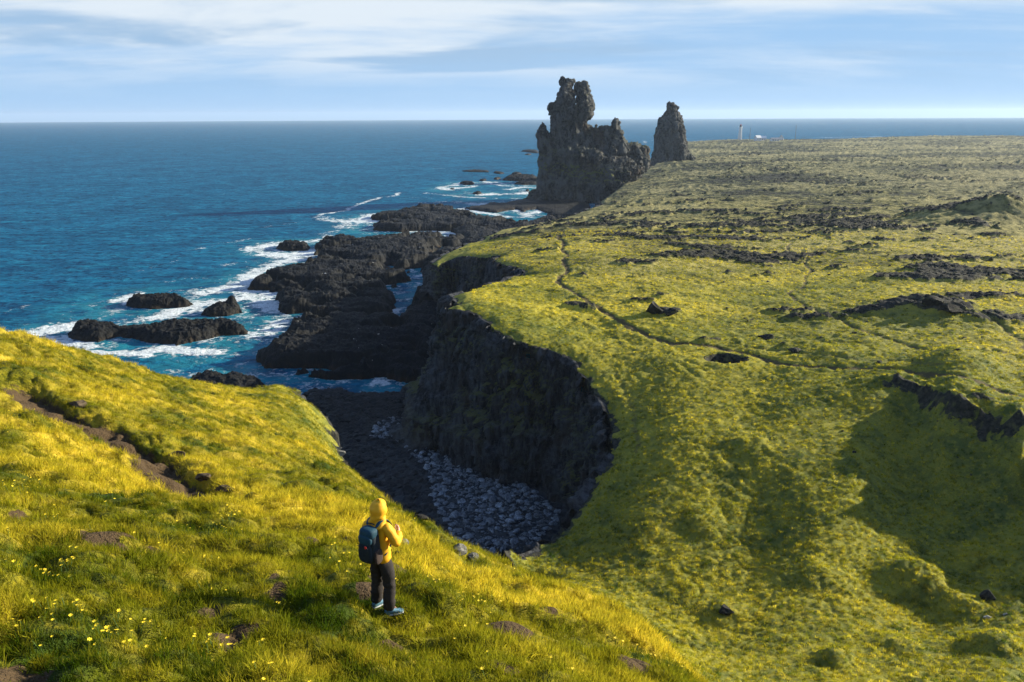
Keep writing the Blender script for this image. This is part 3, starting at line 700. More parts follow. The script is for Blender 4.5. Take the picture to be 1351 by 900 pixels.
def stack(name, bodies, r, label, seed, voxel=.45, amp=1.3, mossf=None):
    """bodies: lofts of (photo y, x0, x1, depth offset, half depth); fused by a voxel remesh"""
    vs_, fs_ = [], []
    for rows in bodies:
        rings = []
        for (py, x0, x1, dy, hd) in rows:
            a = np.array(atr((x0 + x1) / 2, py, r)); hw = abs(x1 - x0) / 2 / FPX * r * 1.0
            dirr = np.array([a[0], a[1]]) / math.hypot(a[0], a[1]); rt = np.array([dirr[1], -dirr[0]])
            k = (r + dy) / r; cz_ = HC + (a[2] - HC) * k
            an = np.linspace(0, 2 * math.pi, 24, endpoint=False); ca, sa = np.cos(an), np.sin(an)
            ca = np.sign(ca) * np.abs(ca) ** .75; sa = np.sign(sa) * np.abs(sa) ** .75
            xy = (dirr * (r + dy))[None] + ((a[:2] - dirr * r))[None] + rt[None] * (ca * hw)[:, None] + dirr[None] * (sa * hd)[:, None]
            rings.append(np.column_stack([xy, np.full(24, cz_)]))
        o = len(vs_)
        for q in rings: vs_ += [tuple(v) for v in q]
        n = len(rings)
        for i in range(n - 1):
            for j in range(24):
                k = (j + 1) % 24; fs_.append((o + i * 24 + j, o + i * 24 + k, o + (i + 1) * 24 + k, o + (i + 1) * 24 + j))
        fs_.append(tuple(o + j for j in range(23, -1, -1))); fs_.append(tuple(o + (n - 1) * 24 + j for j in range(24)))
    tmp = meshobj('tmp_rock', vs_, fs_, None)
    bm = bmesh.new(); bm.from_mesh(tmp.data); bmesh.ops.recalc_face_normals(bm, faces=bm.faces); bm.to_mesh(tmp.data); bm.free()
    md = tmp.modifiers.new('v', 'REMESH'); md.mode = 'VOXEL'; md.voxel_size = voxel
    ev = tmp.evaluated_get(bpy.context.evaluated_depsgraph_get()); me = ev.to_mesh()
    n = len(me.vertices); co = np.empty(n * 3, f32); me.vertices.foreach_get('co', co); co = co.reshape(-1, 3).astype(float)
    no = np.empty(n * 3, f32); me.vertices.foreach_get('normal', no); no = no.reshape(-1, 3)
    fa = np.array([list(p.vertices) for p in me.polygons if len(p.vertices) == 4]); tr = [list(p.vertices) for p in me.polygons if len(p.vertices) == 3]
    ev.to_mesh_clear(); bpy.data.objects.remove(tmp)
    st = co * np.array([1, 1, .45])
    d = amp * (1.6 * fbm3(co, .07, 3, seed) + 1.7 * ridge3(st, .14, 4, seed + 1, .62) + .55 * ridge3(co, .85, 2, seed + 9) + 1.1 * ridge3(co * np.array([1, 1, .18]), .30, 3, seed + 21, .6) + 1.2 * ridge3(co * np.array([1, 1, .6]), .40, 4, seed + 2, .65) - 2.2)
    d = .62 * d + amp * (1.25 * blocks(co, (.17, .17, .075), seed + 31) + .75 * blocks(co, (.36, .36, .20), seed + 33) + .2)
    co = co + no * d[:, None]
    c = co.mean(0); c[2] = 0
    faces = [list(f) for f in fa] + tr
    ms = np.clip(.35 + 1.3 * fbm3(co, .05, 2, seed + 4), 0, 1)
    if mossf: ms = mossf(co, ms)
    o = meshobj(name, co - c, faces, STACKM, attrs=dict(moss=ms)); o.location = c
    return tag(o, label, 'sea stack', 'the two basalt stacks')
def cv2(rows): return [(y / 4.287 + 80, a / 4.287 + 660, b / 4.287 + 660, dy, hd) for y, a, b, dy, hd in rows]
SR = 487.
stack('sea_stack', [
    cv2([(100,350,390,3,3),(118,346,408,3,5),(150,346,396,3,6.5),(190,334,398,2,7.5),(235,318,414,2,8.5),(265,298,432,2,9.5),(320,294,445,2,10),(380,290,460,2,11),(430,276,478,2,12),(480,258,500,1,13),(540,238,520,1,14)]),
    cv2([(132,438,486,3,4.5),(170,434,496,3,6),(215,434,508,3,7),(262,436,516,2,8),(295,436,513,-1,7.5),(325,438,494,-1,6.5),(352,440,474,0,5.5),(385,440,468,0,5)]),
    cv2([(86,347,351,4,.7),(112,346,354,4,1.)]), cv2([(98,372,378,4,.8),(122,366,384,4,1.4)]), cv2([(118,474,479,4,.7),(150,470,484,4,1.4)]), cv2([(322,648,652,5,.8),(350,644,660,5,1.4)]), cv2([(370,540,548,4,.8),(400,532,560,4,2)]), cv2([(366,592,598,4,.8),(400,586,606,4,2)]), cv2([(346,238,243,0,.8),(370,234,250,0,1.6)]),
    cv2([(94,346,360,4,1.6),(120,344,366,4,2.5),(160,340,372,4,3)]), cv2([(228,306,330,0,2.5),(262,292,330,0,4),(300,288,330,0,5)]), cv2([(128,470,486,4,2.5),(150,462,490,4,3)]),
    cv2([(382,455,640,5,5),(400,452,684,4,6),(435,445,690,3,7.5),(475,430,712,2,9),(520,420,735,1,10)]),
    cv2([(478,690,765,6,5),(500,660,822,6,7),(550,620,832,5,9),(590,590,838,4,11),(640,560,800,2,12)]),
    cv2([(340,643,656,5,3),(355,637,676,5,4),(385,632,680,5,5),(430,624,694,5,6)]),
    cv2([(364,234,252,0,3),(385,216,258,0,4),(430,208,268,0,6),(480,212,330,0,9),(540,226,330,0,11)]),
    cv2([(500,240,560,-1,13),(535,236,640,-4,15),(570,236,740,-4,15),(620,232,790,-6,17),(680,226,730,-8,19),(740,220,660,-8,20),(800,205,600,-9,21),(830,190,590,-9,22)]),
    cv2([(745,186,240,-5,5),(770,150,250,-6,7),(800,130,260,-7,9)]),
], SR, 'tall castle-shaped basalt stack with an overhanging pinnacle, rising from the shore', 700, mossf=lambda co, ms: np.clip(ms * .5 + 1.1 * np.exp(-((co[:, 2] - (21 - .17 * (co[:, 0] - 20))) / 4.) ** 2), 0, 1))
S2R = 668.
stack('sea_stack', [cv2([(240,952,958,0,.9),(262,948,966,0,1.6)]), cv2([(244,972,978,0,.9),(264,966,984,0,1.8)]), cv2([(262,1000,1006,0,.9),(290,994,1010,0,2)]), cv2([(332,902,908,0,1),(380,896,916,0,3)]), cv2([(252,950,982,0,4),(268,944,1006,0,6),(300,938,1010,0,8),(340,908,1026,0,10),(385,898,1034,0,12),(430,882,1040,0,13),(480,884,1044,0,14),(520,880,1050,0,15),(560,868,1062,0,16),(590,860,1066,0,17)]),
                    cv2([(500,990,1056,2,6),(540,985,1085,2,9),(580,960,1110,2,13)])],
      S2R, 'narrower free-standing basalt stack on the grassy lava field behind the castle-shaped one', 730, voxel=.6, amp=1.2, mossf=lambda co, ms: ms * .6)
# ================================================================ SEA
sth = np.concatenate([np.linspace(-75, -36, 40, endpoint=False), np.linspace(-36, 12, 560, endpoint=False), np.linspace(12, 75, 80)]) * math.pi / 180
sr = [48.]
while sr[-1] < 12400: sr.append(sr[-1] + (max(.35, sr[-1] ** 2 / 48000 * .9) if sr[-1] < 900 else sr[-1] * .02))
sr = np.array(sr); ST_, SRr = np.meshgrid(sth, sr); sx = (SRr * np.sin(ST_)).ravel(); sy = (SRr * np.cos(ST_)).ravel(); sR = SRr.ravel()
sh = np.full(len(sx), 45.)
near_ = np.nonzero((sR < 620) & (np.abs(ST_.ravel()) < .7))[0]
for q in shore_polys[:3] + ROCK_OUT:
    sh[near_] = np.minimum(sh[near_], pdist(sx[near_], sy[near_], q, 45., True))
m = near_; stackp = [atz(x_, y_, 0) for x_, y_ in [(690,262),(705,262),(712,235),(712,215),(735,205)]]
sh[m] = np.minimum(sh[m], pdist(sx[m], sy[m], stackp, 45.))
# foam lines, wider and stronger where a wave breaks: (points, half width m, strength)
FOAM = [([(420,284),(440,280),(470,271),(487,265),(510,260),(532,254)], 2.2, 1.), ([(425,286),(450,292),(480,293),(500,290)], 6, .8), ([(330,330),(350,325),(365,322)], 5, .8), ([(355,335),(385,338),(412,332)], 6, .95), ([(330,372),(355,350),(385,343)], 5, .8),
        ([(50,440),(70,434),(90,430)], 4.5, 1.), ([(60,445),(85,452),(110,458)], 3, .8), ([(115,466),(145,466),(190,470)], 1.8, .9), ([(205,463),(235,462),(285,466)], 2.2, 1.), ([(170,400),(158,395),(180,388)], 2.5, .7), ([(200,420),(240,410),(270,400),(330,390)], 3.5, .9), ([(270,385),(310,378),(335,374)], 5, .85),
        ([(330,385),(345,395),(365,410)], 4, .7), ([(330,440),(355,440),(372,425)], 3, .55), ([(490,283),(470,290),(450,300)], 5, .7), ([(575,306),(600,308),(610,313)], 3.5, .8), ([(535,305),(570,302)], 3, .7), ([(509,420),(520,410)], 2., .6), ([(548,364),(570,362)], 1.5, .5), ([(490,508),(500,503),(508,506)], .9, .7),
        ([(575,224),(610,225),(650,224),(690,226)], 3.5, .9), ([(605,243),(630,234),(660,232)], 4, .8), ([(580,247),(590,250),(625,246)], 4, .8), ([(640,257),(680,256),(700,254)], 5, .9), ([(600,245),(585,246)], 3, .9), ([(560,268),(600,266),(640,270)], 5, .7), ([(610,276),(650,283),(690,287),(730,275)], 3, .7),
        ([(640,272),(670,272),(684,279)], 3, .6), ([(660,196),(672,196)], 5, 1.), ([(700,206),(712,208)], 4, .7), ([(690,191),(705,190)], 3, .6), ([(250,330),(290,322),(330,315)], 3, .5), ([(170,360),(230,345)], 2.5, .4), ([(0,415),(25,408),(30,405)], 2, .6), ([(180,265),(260,262)], 2, .35), ([(500,300),(540,297)], 2.5, .5),
        ([(600,236),(640,240),(675,246)], 3, .8), ([(560,255),(600,259),(650,262)], 3.5, .75), ([(530,262),(570,262)], 2.5, .6), ([(615,214),(655,212),(690,215)], 3.5, .7), ([(590,232),(605,230)], 3, .7), ([(640,222),(700,220)], 3, .7), ([(665,250),(692,247)], 4, .9), ([(700,215),(712,240)], 4, .8), ([(440,305),(410,318),(380,322)], 4, .6), ([(290,352),(340,345)], 3.5, .5), ([(225,372),(265,366)], 3, .5), ([(710,178),(735,183),(760,182)], 4, .6), ([(835,190),(850,186),(870,184)], 6, .7), ([(1090,181.5),(1130,180.5),(1165,180)], 16, .9), ([(905,187),(940,184),(990,183)], 10, .7), ([(350,300),(400,292)], 2.5, .5), ([(655,240),(665,243)], 3, .7)]
fo = np.zeros(len(sx))
for pl, wd, k in FOAM:
    q = fract([atz(a, b, 0) for a, b in pl], 3, .08, int(wd * 100 + pl[0][0]))
    mm = near_ if pl[0][0] < 830 else np.arange(len(sx))
    d = pdist(sx[mm], sy[mm], q, wd * 2.5); fo[mm] = np.maximum(fo[mm], k * np.exp(-(d / wd) ** 2) * (d < wd * 2.4))
wv = np.zeros(len(sx)); mm = sR < 1500
wa = np.clip(1 - sR[mm] / 1500, 0, 1)
X_, Y_ = sx[mm], sy[mm]; rx_, ry_ = X_ * .87 + Y_ * .5, -X_ * .5 + Y_ * .87
wv[mm] = wa * (.38 * pn2(rx_ / 22, ry_ / 11, 801) + .20 * ridge2(rx_ / 9, ry_ / 5, 2, 803) + .07 * pn2(rx_ / 3, ry_ / 2, 805)) * (.45 + .55 * sstep(2, 30, sh[mm])) + .25 * fo[mm] * fbm2(X_ / 2, Y_ / 2, 2, 807)
def sea_material():
    t = NT('sea_water'); p = t.co(); sh_, fo_ = t.attr('shore'), t.attr('foam')
    w1 = t.noise(t.vmul(p, (.55, 1, 1)), .16, 4, .6, .4); w2 = t.math('ADD', t.math('MULTIPLY', t.noise(t.vmul(p, (.6, 1, 1)), .75, 5, .65, .3), .55), t.math('MULTIPLY', t.noise(t.vmul(p, (.5, 1, 1)), .21, 4, .65, .4), .45)); w3 = t.noise(p, .022, 4, .6)
    c = t.mix(t.ramp(w3, .35, .65), (.001, .082, .165), (.008, .155, .285))
    c = t.mix(t.ramp(w1, .45, .72), c, (.012, .215, .34))
    c = t.mix(t.math('MULTIPLY', t.ramp(w2, .38, .60), .8), (.0005, .026, .075), c)  # wave shading put into the colour: troughs darkened, crests lightened
    tur = t.math('MULTIPLY', t.ramp(sh_, .35, .95), t.ramp(t.noise(p, .12, 4, .6), .35, .6))
    c = t.mix(t.math('MULTIPLY', tur, .75), c, (.020, .20, .25))
    n1 = t.noise(p, .20, 6, .68, .6); n2 = t.noise(p, 1.1, 5, .7, .8); v = t.voro(t.vmul(p, (.8, 1, 1)), .42, 'DISTANCE_TO_EDGE')
    lace = t.math('SUBTRACT', t.math('ADD', t.math('MULTIPLY', n1, .9), t.math('MULTIPLY', n2, .55)), t.math('MULTIPLY', t.ramp(v, 0, .5), .25))
    k = t.math('ADD', t.math('MULTIPLY', t.ramp(sh_, .45, 1.), .20), t.math('MULTIPLY', fo_, .36))
    f = t.ramp(t.math('ADD', lace, k), .90, 1.06)
    caps = t.ramp(t.math('ADD', t.math('MULTIPLY', t.noise(t.vmul(p, (.35, 1, 1)), .10, 5, .7, .5), .75), t.math('MULTIPLY', w2, .25)), .64, .70)
    f = t.math('MAXIMUM', f, t.math('MULTIPLY', caps, .45))
    f = t.math('MULTIPLY', f, t.ramp(t.noise(p, 1.7, 5, .75), .30, .56, .35, 1.))
    c = t.mix(f, c, (.70, .76, .79))
    hh = t.math('ADD', t.math('MULTIPLY', w1, .8), t.math('ADD', t.math('MULTIPLY', w2, .45), t.math('MULTIPLY', t.noise(p, 3.2, 3, .6), .10)))
    hh = t.math('ADD', hh, t.math('MULTIPLY', f, .15))
    nm = t.bump(hh, 1., 2.4)
    df = t.n('ShaderNodeBsdfDiffuse'); t.link(c, df.inputs[0]); t.link(nm, df.inputs['Normal'])
    gl_ = t.n('ShaderNodeBsdfGlossy'); gl_.inputs[0].default_value = (.55, .85, 1, 1); gl_.inputs['Roughness'].default_value = .18; t.link(nm, gl_.inputs['Normal'])
    fr = t.n('ShaderNodeFresnel'); fr.inputs[0].default_value = 1.33; t.link(nm, fr.inputs['Normal'])          # a ruffled sea mirrors far less than a flat one
    k2 = t.math('MULTIPLY', t.math('MINIMUM', t.math('MULTIPLY', fr.outputs[0], .32), .13), t.math('SUBTRACT', 1., f))
    mx = t.n('ShaderNodeMixShader'); t.link(k2, mx.inputs[0]); t.link(df.outputs[0], mx.inputs[1]); t.link(gl_.outputs[0], mx.inputs[2]); t.link(mx.outputs[0], t.out.inputs[0])
    return t.m
meshobj('sea', np.stack([sx, sy, wv], 1), gridfaces(len(sr), len(sth)), sea_material(), kind='structure', attrs=dict(shore=1 - sh / 45., foam=fo))
# ================================================================ PERSON
def skin_mesh(name, pts, edges, rad, mat, parent=None, sub=2, root=0, disp=None):
    """a body grown round a skeleton: Skin + Subdivision, baked to a mesh"""
    me = bpy.data.meshes.new('skel'); me.from_pydata([tuple(p) for p in pts], edges, [])
    o = bpy.data.objects.new('skel', me); C.objects.link(o)
    md = o.modifiers.new('s', 'SKIN'); md.use_smooth_shade = True; md.branch_smoothing = .6
    for i, r in enumerate(rad):
        v = me.skin_vertices[0].data[i]; v.radius = r if isinstance(r, tuple) else (r, r); v.use_root = i == root
    s = o.modifiers.new('u', 'SUBSURF'); s.levels = s.render_levels = sub
    ev = o.evaluated_get(bpy.context.evaluated_depsgraph_get()); m2 = ev.to_mesh()
    n = len(m2.vertices); co = np.empty(n * 3, f32); m2.vertices.foreach_get('co', co); co = co.reshape(-1, 3).astype(float)
    no = np.empty(n * 3, f32); m2.vertices.foreach_get('normal', no); no = no.reshape(-1, 3)
    fc = [list(p.vertices) for p in m2.polygons]
    ev.to_mesh_clear(); bpy.data.objects.remove(o)
    if disp is not None: co = co + no * disp(co)[:, None]
    return meshobj(name, co, fc, mat, parent)
def chain(pts, start=0): return [(start + i, start + i + 1) for i in range(len(pts) - 1)]
def folds(amp, sc, seed, st=(1, 1, 1)): return lambda co: amp * fbm3(co * np.array(st), sc, 3, seed) + amp * .8 * ridge3(co * np.array(st), sc * 1.6, 2, seed + 3)
MSK = simple('skin', (.50, .27, .17), .5, .4, .08)
MJK = simple('yellow_jacket_fabric', (.74, .37, .014), .62, .25, .12, 9, .4, 120)
MTR = simple('charcoal_trouser_cloth', (.030, .026, .025), .85, .15, .3, 12, .4, 160)
MPK = simple('teal_pack_cloth', (.010, .048, .076), .7, .25, .3, 10, .4, 150)
MPD = simple('dark_pack_cloth', (.012, .020, .028), .75, .25, .3, 10, .4, 150)
MSH = simple('blue_shoe_mesh', (.08, .18, .26), .7, .3, .2, 20); MSO = simple('pale_shoe_sole', (.45, .48, .50), .6, .3, .1)
MRD = simple('red_tag_cloth', (.55, .04, .03), .7, .2, .1); MPO = simple('brown_mesh_pocket', (.05, .035, .03), .8, .2, .2)
feet = hitg(506, 803)
FR = math.radians(-33)
per = empty('person', (feet[0], feet[1], float(H(feet[0], feet[1]))), FR)
tag(per, 'person in a yellow hooded jacket and dark trousers standing on the grass slope', 'person')
# the ground falls under the feet: local heights
def gl(x, y):
    c, s = math.cos(FR), math.sin(FR); return float(H(feet[0] + x * c - y * s, feet[1] + x * s + y * c)) - per.location[2]
gR, gL = gl(.13, .03), gl(-.12, .01)
# body: head, neck, trunk, arms with hands, legs
B = [(0, 0, 1.0), (0, .005, 1.12), (0, .0, 1.34), (0, -.005, 1.46), (0, .015, 1.53), (0, .03, 1.60), (0, .035, 1.68), (0, .03, 1.74),
     (.16, -.01, 1.41), (.27, .03, 1.16), (.17, .22, 1.22), (.14, .26, 1.26), (-.16, -.01, 1.41), (-.27, .03, 1.16), (-.17, .22, 1.22), (-.14, .26, 1.26),
     (.09, 0, .86), (.115, .02, .50), (.13, -.01, .10 + gR), (.16, .10, .05 + gR), (-.09, 0, .86), (-.11, .02, .50), (-.12, -.01, .10 + gL), (-.12, .11, .05 + gL)]
BE = [(0,1),(1,2),(2,3),(3,4),(4,5),(5,6),(6,7),(2,8),(8,9),(9,10),(10,11),(2,12),(12,13),(13,14),(14,15),(0,16),(16,17),(17,18),(18,19),(0,20),(20,21),(21,22),(22,23)]
BR = [(.08,.06),(.11,.08),(.12,.085),.055,.052,(.075,.085),(.078,.092),.05,.052,.042,.028,(.030,.018),.052,.042,.028,(.030,.018),.05,.04,.03,.03,.05,.04,.03,.03]
for sgn in (1, -1):                                     # five fingers curled round the strap, nose, ears
    for k in range(4):
        b = len(B); z = 1.275 - .021 * k; x = sgn * (.128 - .004 * k); l = (1, 1.1, 1.05, .85)[k]
        B += [(x, .272, z), (x - sgn * .030 * l, .285, z + .002), (x - sgn * .048 * l, .262, z), (x - sgn * .036 * l, .240, z - .002)]
        BE += [(11 if sgn > 0 else 15, b), (b, b + 1), (b + 1, b + 2), (b + 2, b + 3)]; BR += [.0085, .0078, .0075, .006]
    b = len(B); B += [(sgn * .135, .246, 1.295), (sgn * .105, .240, 1.31), (sgn * .085, .246, 1.298)]
    BE += [(11 if sgn > 0 else 15, b), (b, b + 1), (b + 1, b + 2)]; BR += [.012, .010, .008]
    b = len(B); B += [(sgn * .080, .02, 1.635), (sgn * .092, .01, 1.65)]; BE += [(5, b), (b, b + 1)]; BR += [.014, .02]
b = len(B); B += [(0, .125, 1.635), (0, .142, 1.622)]; BE += [(5, b), (b, b + 1)]; BR += [.016, .012]
skin_mesh('body', B, BE, BR, MSK, per, 2)
fm = MB = bmesh.new()
def ellips(bm, c, r, seg=10):
    m = Matrix.Translation(c) @ Matrix.Diagonal((*r, 1)); bmesh.ops.create_uvsphere(bm, u_segments=seg, v_segments=seg // 2 + 2, radius=1, matrix=m)
def bmobj(name, bm, mat, parent, smooth=True):
    me = bpy.data.meshes.new(name); bm.to_mesh(me); bm.free(); me.materials.append(mat)
    me.polygons.foreach_set('use_smooth', np.full(len(me.polygons), smooth, bool))
    o = bpy.data.objects.new(name, me); C.objects.link(o); o.parent = parent; return o
for nm_, zz_, rr_, mt_ in (('eye', 1.658, .011, simple('eye_white', (.5, .48, .45), .3)),):
    for sgn in (1, -1):
        bm = bmesh.new(); ellips(bm, (sgn * .032, .112, zz_), (rr_, rr_ * .8, rr_ * .7)); bmobj(nm_, bm, mt_, per)
bm = bmesh.new(); ellips(bm, (0, .110, 1.585), (.024, .010, .007)); bmobj('mouth', bm, simple('lips', (.40, .15, .12), .5), per)
# jacket
J = [(0, 0, .80), (0, .0, .91), (0, .0, 1.06), (0, .0, 1.22), (0, -.005, 1.36), (0, -.005, 1.445), (0, .0, 1.50),
     (.155, -.012, 1.405), (.235, .0, 1.30), (.285, .03, 1.15), (.225, .14, 1.17), (.172, .215, 1.215), (-.155, -.012, 1.405), (-.235, .0, 1.30), (-.285, .03, 1.15), (-.225, .14, 1.17), (-.172, .215, 1.215)]
JE = [(0,1),(1,2),(2,3),(3,4),(4,5),(5,6),(4,7),(7,8),(8,9),(9,10),(10,11),(4,12),(12,13),(13,14),(14,15),(15,16)]
JR = [(.170,.130),(.168,.128),(.160,.122),(.172,.128),(.150,.112),(.095,.085),(.075,.075),.076,.070,.064,.056,.046,.076,.070,.064,.056,.046]
skin_mesh('jacket', J, JE, JR, MJK, per, 2, disp=folds(.024, 7, 41, (1, 1, 1.7)))
# hood: an open shell round the head
hv, hf = [], []
nu, nv = 32, 24
HP = [(1.755, .012, .010, -.004), (1.748, .046, .052, -.004), (1.728, .074, .086, -.006), (1.695, .093, .110, -.006), (1.65, .101, .118, -.002), (1.60, .099, .112, .0), (1.555, .092, .100, .004), (1.52, .090, .092, .0), (1.49, .104, .094, -.004), (1.462, .128, .104, -.01), (1.435, .150, .112, -.012), (1.41, .160, .116, -.012)]
hz_ = np.array(HP)
for i in range(nv + 1):
    q = i / nv * (len(HP) - 1); row = [np.interp(q, np.arange(len(HP)), hz_[:, k]) for k in range(4)]
    for j in range(nu):
        u = j / nu * 2 * math.pi
        y = math.cos(u); dr_ = .018 * math.sin(u * 3 + row[0] * 40) * (row[0] < 1.53)
        hv.append((math.sin(u) * (row[1] + dr_), y * (row[2] + dr_) + row[3] + .02 * (row[0] > 1.56) - .012, row[0] + (.018 * y if row[0] > 1.68 else 0)))
for i in range(nv):
    for j in range(nu):
        k = (j + 1) % nu; u = (j + .5) / nu * 2 * math.pi; zz = hv[i * nu + j][2]
        if math.cos(u) > .62 and 1.545 < zz < 1.715: continue
        hf.append((i * nu + j, (i + 1) * nu + j, (i + 1) * nu + k, i * nu + k))
hv = np.array(hv); hn = hv - np.array([0, 0, 1.62]); hn[:, 2] *= .4; hn /= np.linalg.norm(hn, axis=1, keepdims=True) + 1e-6
hv = hv + hn * (.020 * ridge3(hv * np.array([1, 1, 1.7]), 7, 2, 77) + .010 * fbm3(hv, 15, 3, 78))[:, None]
ho = meshobj('hood', hv, hf, MJK, per); sol = ho.modifiers.new('t', 'SOLIDIFY'); sol.thickness = .006; ss = ho.modifiers.new('s', 'SUBSURF'); ss.levels = ss.render_levels = 1
# trousers
T = [(0, 0, .97), (0, 0, .90), (.092, .0, .83), (.104, .015, .68), (.112, .028, .50), (.118, .012, .32), (.128, -.008, .065 + gR),
     (-.092, .0, .83), (-.100, .012, .68), (-.106, .024, .50), (-.112, .010, .32), (-.120, -.010, .065 + gL)]
skin_mesh('trousers', T, [(0,1),(1,2),(2,3),(3,4),(4,5),(5,6),(1,7),(7,8),(8,9),(9,10),(10,11)], [(.15,.115),(.156,.122),(.098,.108),.095,.082,.080,.079,(.098,.108),.095,.082,.080,.079], MTR, per, 2, disp=folds(.026, 6.5, 51, (1, 1, 1.9)))
# shoes
for sx_, gz, yaw, nmx in ((.130, gR, -38, 0), (-.120, gL, -8, 1)):
    e_ = bmesh.new()
    secs = [(-.075, .030, .030, .085), (-.05, .040, .012, .115), (0, .043, .012, .120), (.06, .045, .012, .090), (.12, .050, .012, .066), (.17, .046, .014, .052), (.205, .024, .022, .040)]
    def lathe(secs, lo=None, hi=None):
        bm = bmesh.new(); rings = []
        for y, w_, z0, z1 in secs:
            a0 = z0 if lo is None else lo; a1 = z1 if hi is None else hi; ring = []
            for q in range(16):
                a = q / 16 * 2 * math.pi; cx = math.cos(a); sx2 = math.sin(a)
                ring.append(bm.verts.new((w_ * math.copysign(abs(cx) ** .7, cx), y, (a0 + a1) / 2 + (a1 - a0) / 2 * math.copysign(abs(sx2) ** .7, sx2))))
            rings.append(ring)
        for a, b2 in zip(rings, rings[1:]):
            for q in range(16): bm.faces.new((a[q], a[(q + 1) % 16], b2[(q + 1) % 16], b2[q]))
        bm.faces.new(rings[0]); bm.faces.new(rings[-1][::-1]); bmesh.ops.recalc_face_normals(bm, faces=bm.faces); return bm
    sh_ = bmobj('shoe', lathe(secs), MSH, per); so_ = bmobj('sole', lathe([(a, b2 + .006, 0, 0) for a, b2, *_ in secs], -.004, .026), MSO, sh_)
    sh_.location = (sx_, -.01, gz); sh_.rotation_euler = (0, 0, math.radians(yaw))
    e_.free()
# ---------------------------------------------------------------- backpack (worn, so a thing of its own)
pack = empty('backpack', per.location, FR); tag(pack, 'teal and dark blue backpack with a red tag worn on the back of the person', 'backpack')
def puff(name, c, r, e, mat, parent, seed, amp=.006, taper=0.):
    bm = bmesh.new(); bmesh.ops.create_cube(bm, size=2); bmesh.ops.subdivide_edges(bm, edges=bm.edges, cuts=9, use_grid_fill=True)
    for v in bm.verts:
        p = np.array(v.co); m = np.abs(p).max(); d = p / (np.sum(np.abs(p) ** e) ** (1 / e)); p = d
        w_ = 1 - taper * (p[2] * .5 + .5)
        v.co = (c[0] + p[0] * r[0] * w_, c[1] + p[1] * r[1] * w_, c[2] + p[2] * r[2])
    co = np.array([v.co[:] for v in bm.verts]); bm.normal_update(); nn = np.array([v.normal[:] for v in bm.verts])
    co = co + nn * (amp * fbm3(co, 14, 3, seed))[:, None]
    for v, q in zip(bm.verts, co): v.co = q
    return bmobj(name, bm, mat, parent)
puff('main_compartment', (0, -.205, 1.17), (.155, .105, .275), 3.4, MPD, pack, 60, taper=.14)
puff('top_lid', (0, -.215, 1.365), (.137, .105, .085), 3.2, MPK, pack, 61, taper=.1)
fp = puff('front_pocket', (0, -.285, 1.09), (.128, .062, .165), 3.4, MPD, pack, 62, taper=.12)
puff('upper_pocket', (0, -.287, 1.285), (.118, .05, .075), 3., MPK, pack, 66)
puff('red_tag', (.055, -.352, 1.205), (.018, .006, .024), 3., MRD, pack, 63, 0)
puff('side_pocket', (.150, -.20, 1.02), (.030, .075, .115), 3., MPO, pack, 64); puff('side_pocket', (-.150, -.20, 1.02), (.030, .075, .115), 3., MPO, pack, 65)
bm = bmesh.new(); bmesh.ops.create_cube(bm, size=1, matrix=Matrix.Translation((0, -.352, 1.195)) @ Matrix.Diagonal((.2, .006, .010, 1))); bmesh.ops.bevel(bm, geom=bm.edges[:], offset=.002, segments=1); bmobj('zip', bm, MPD, pack)
for sgn in (1, -1):
    P_ = [(.085, -.16, 1.43), (.092, -.10, 1.492), (.098, -.02, 1.512), (.105, .065, 1.475), (.112, .125, 1.38), (.118, .155, 1.26), (.125, .13, 1.12), (.145, .02, 1.0), (.15, -.09, .96)]
    bm = bmesh.new(); prev = None
    for i, p in enumerate(P_):
        p = Vector((p[0] * sgn, p[1], p[2])); q0 = Vector(P_[max(0, i - 1)]); q1 = Vector(P_[min(len(P_) - 1, i + 1)]); tdir = Vector(((q1.x - q0.x) * sgn, q1.y - q0.y, q1.z - q0.z)).normalized()
        side = Vector((1, 0, 0)); nn = tdir.cross(side).normalized(); wd_ = .030 if i < 6 else .014
        ring = [bm.verts.new(p + side * a * wd_ + nn * b2 * .008) for a, b2 in ((-1, -1), (1, -1), (1, 1), (-1, 1))]
        if prev: [bm.faces.new((prev[k], prev[(k + 1) % 4], ring[(k + 1) % 4], ring[k])) for k in range(4)]
        else: bm.faces.new(ring)
        prev = ring
    bm.faces.new(prev[::-1]); bmesh.ops.recalc_face_normals(bm, faces=bm.faces)
    st_ = bmobj('shoulder_strap', bm, MPK, pack); mm_ = st_.modifiers.new('s', 'SUBSURF'); mm_.levels = mm_.render_levels = 2
    bm = bmesh.new(); ellips(bm, (sgn * .118, .160, 1.24), (.022, .010, .012)); bmobj('buckle', bm, MPD, pack)
per.scale = pack.scale = (.92, .92, .91)
bm = bmesh.new(); bmesh.ops.create_cone(bm, cap_ends=True, segments=10, radius1=.009, radius2=.009, depth=.09, matrix=Matrix.Translation((0, -.14, 1.465)) @ Matrix.Rotation(math.pi / 2, 4, 'Y')); bmobj('grab_loop', bm, MPD, pack)
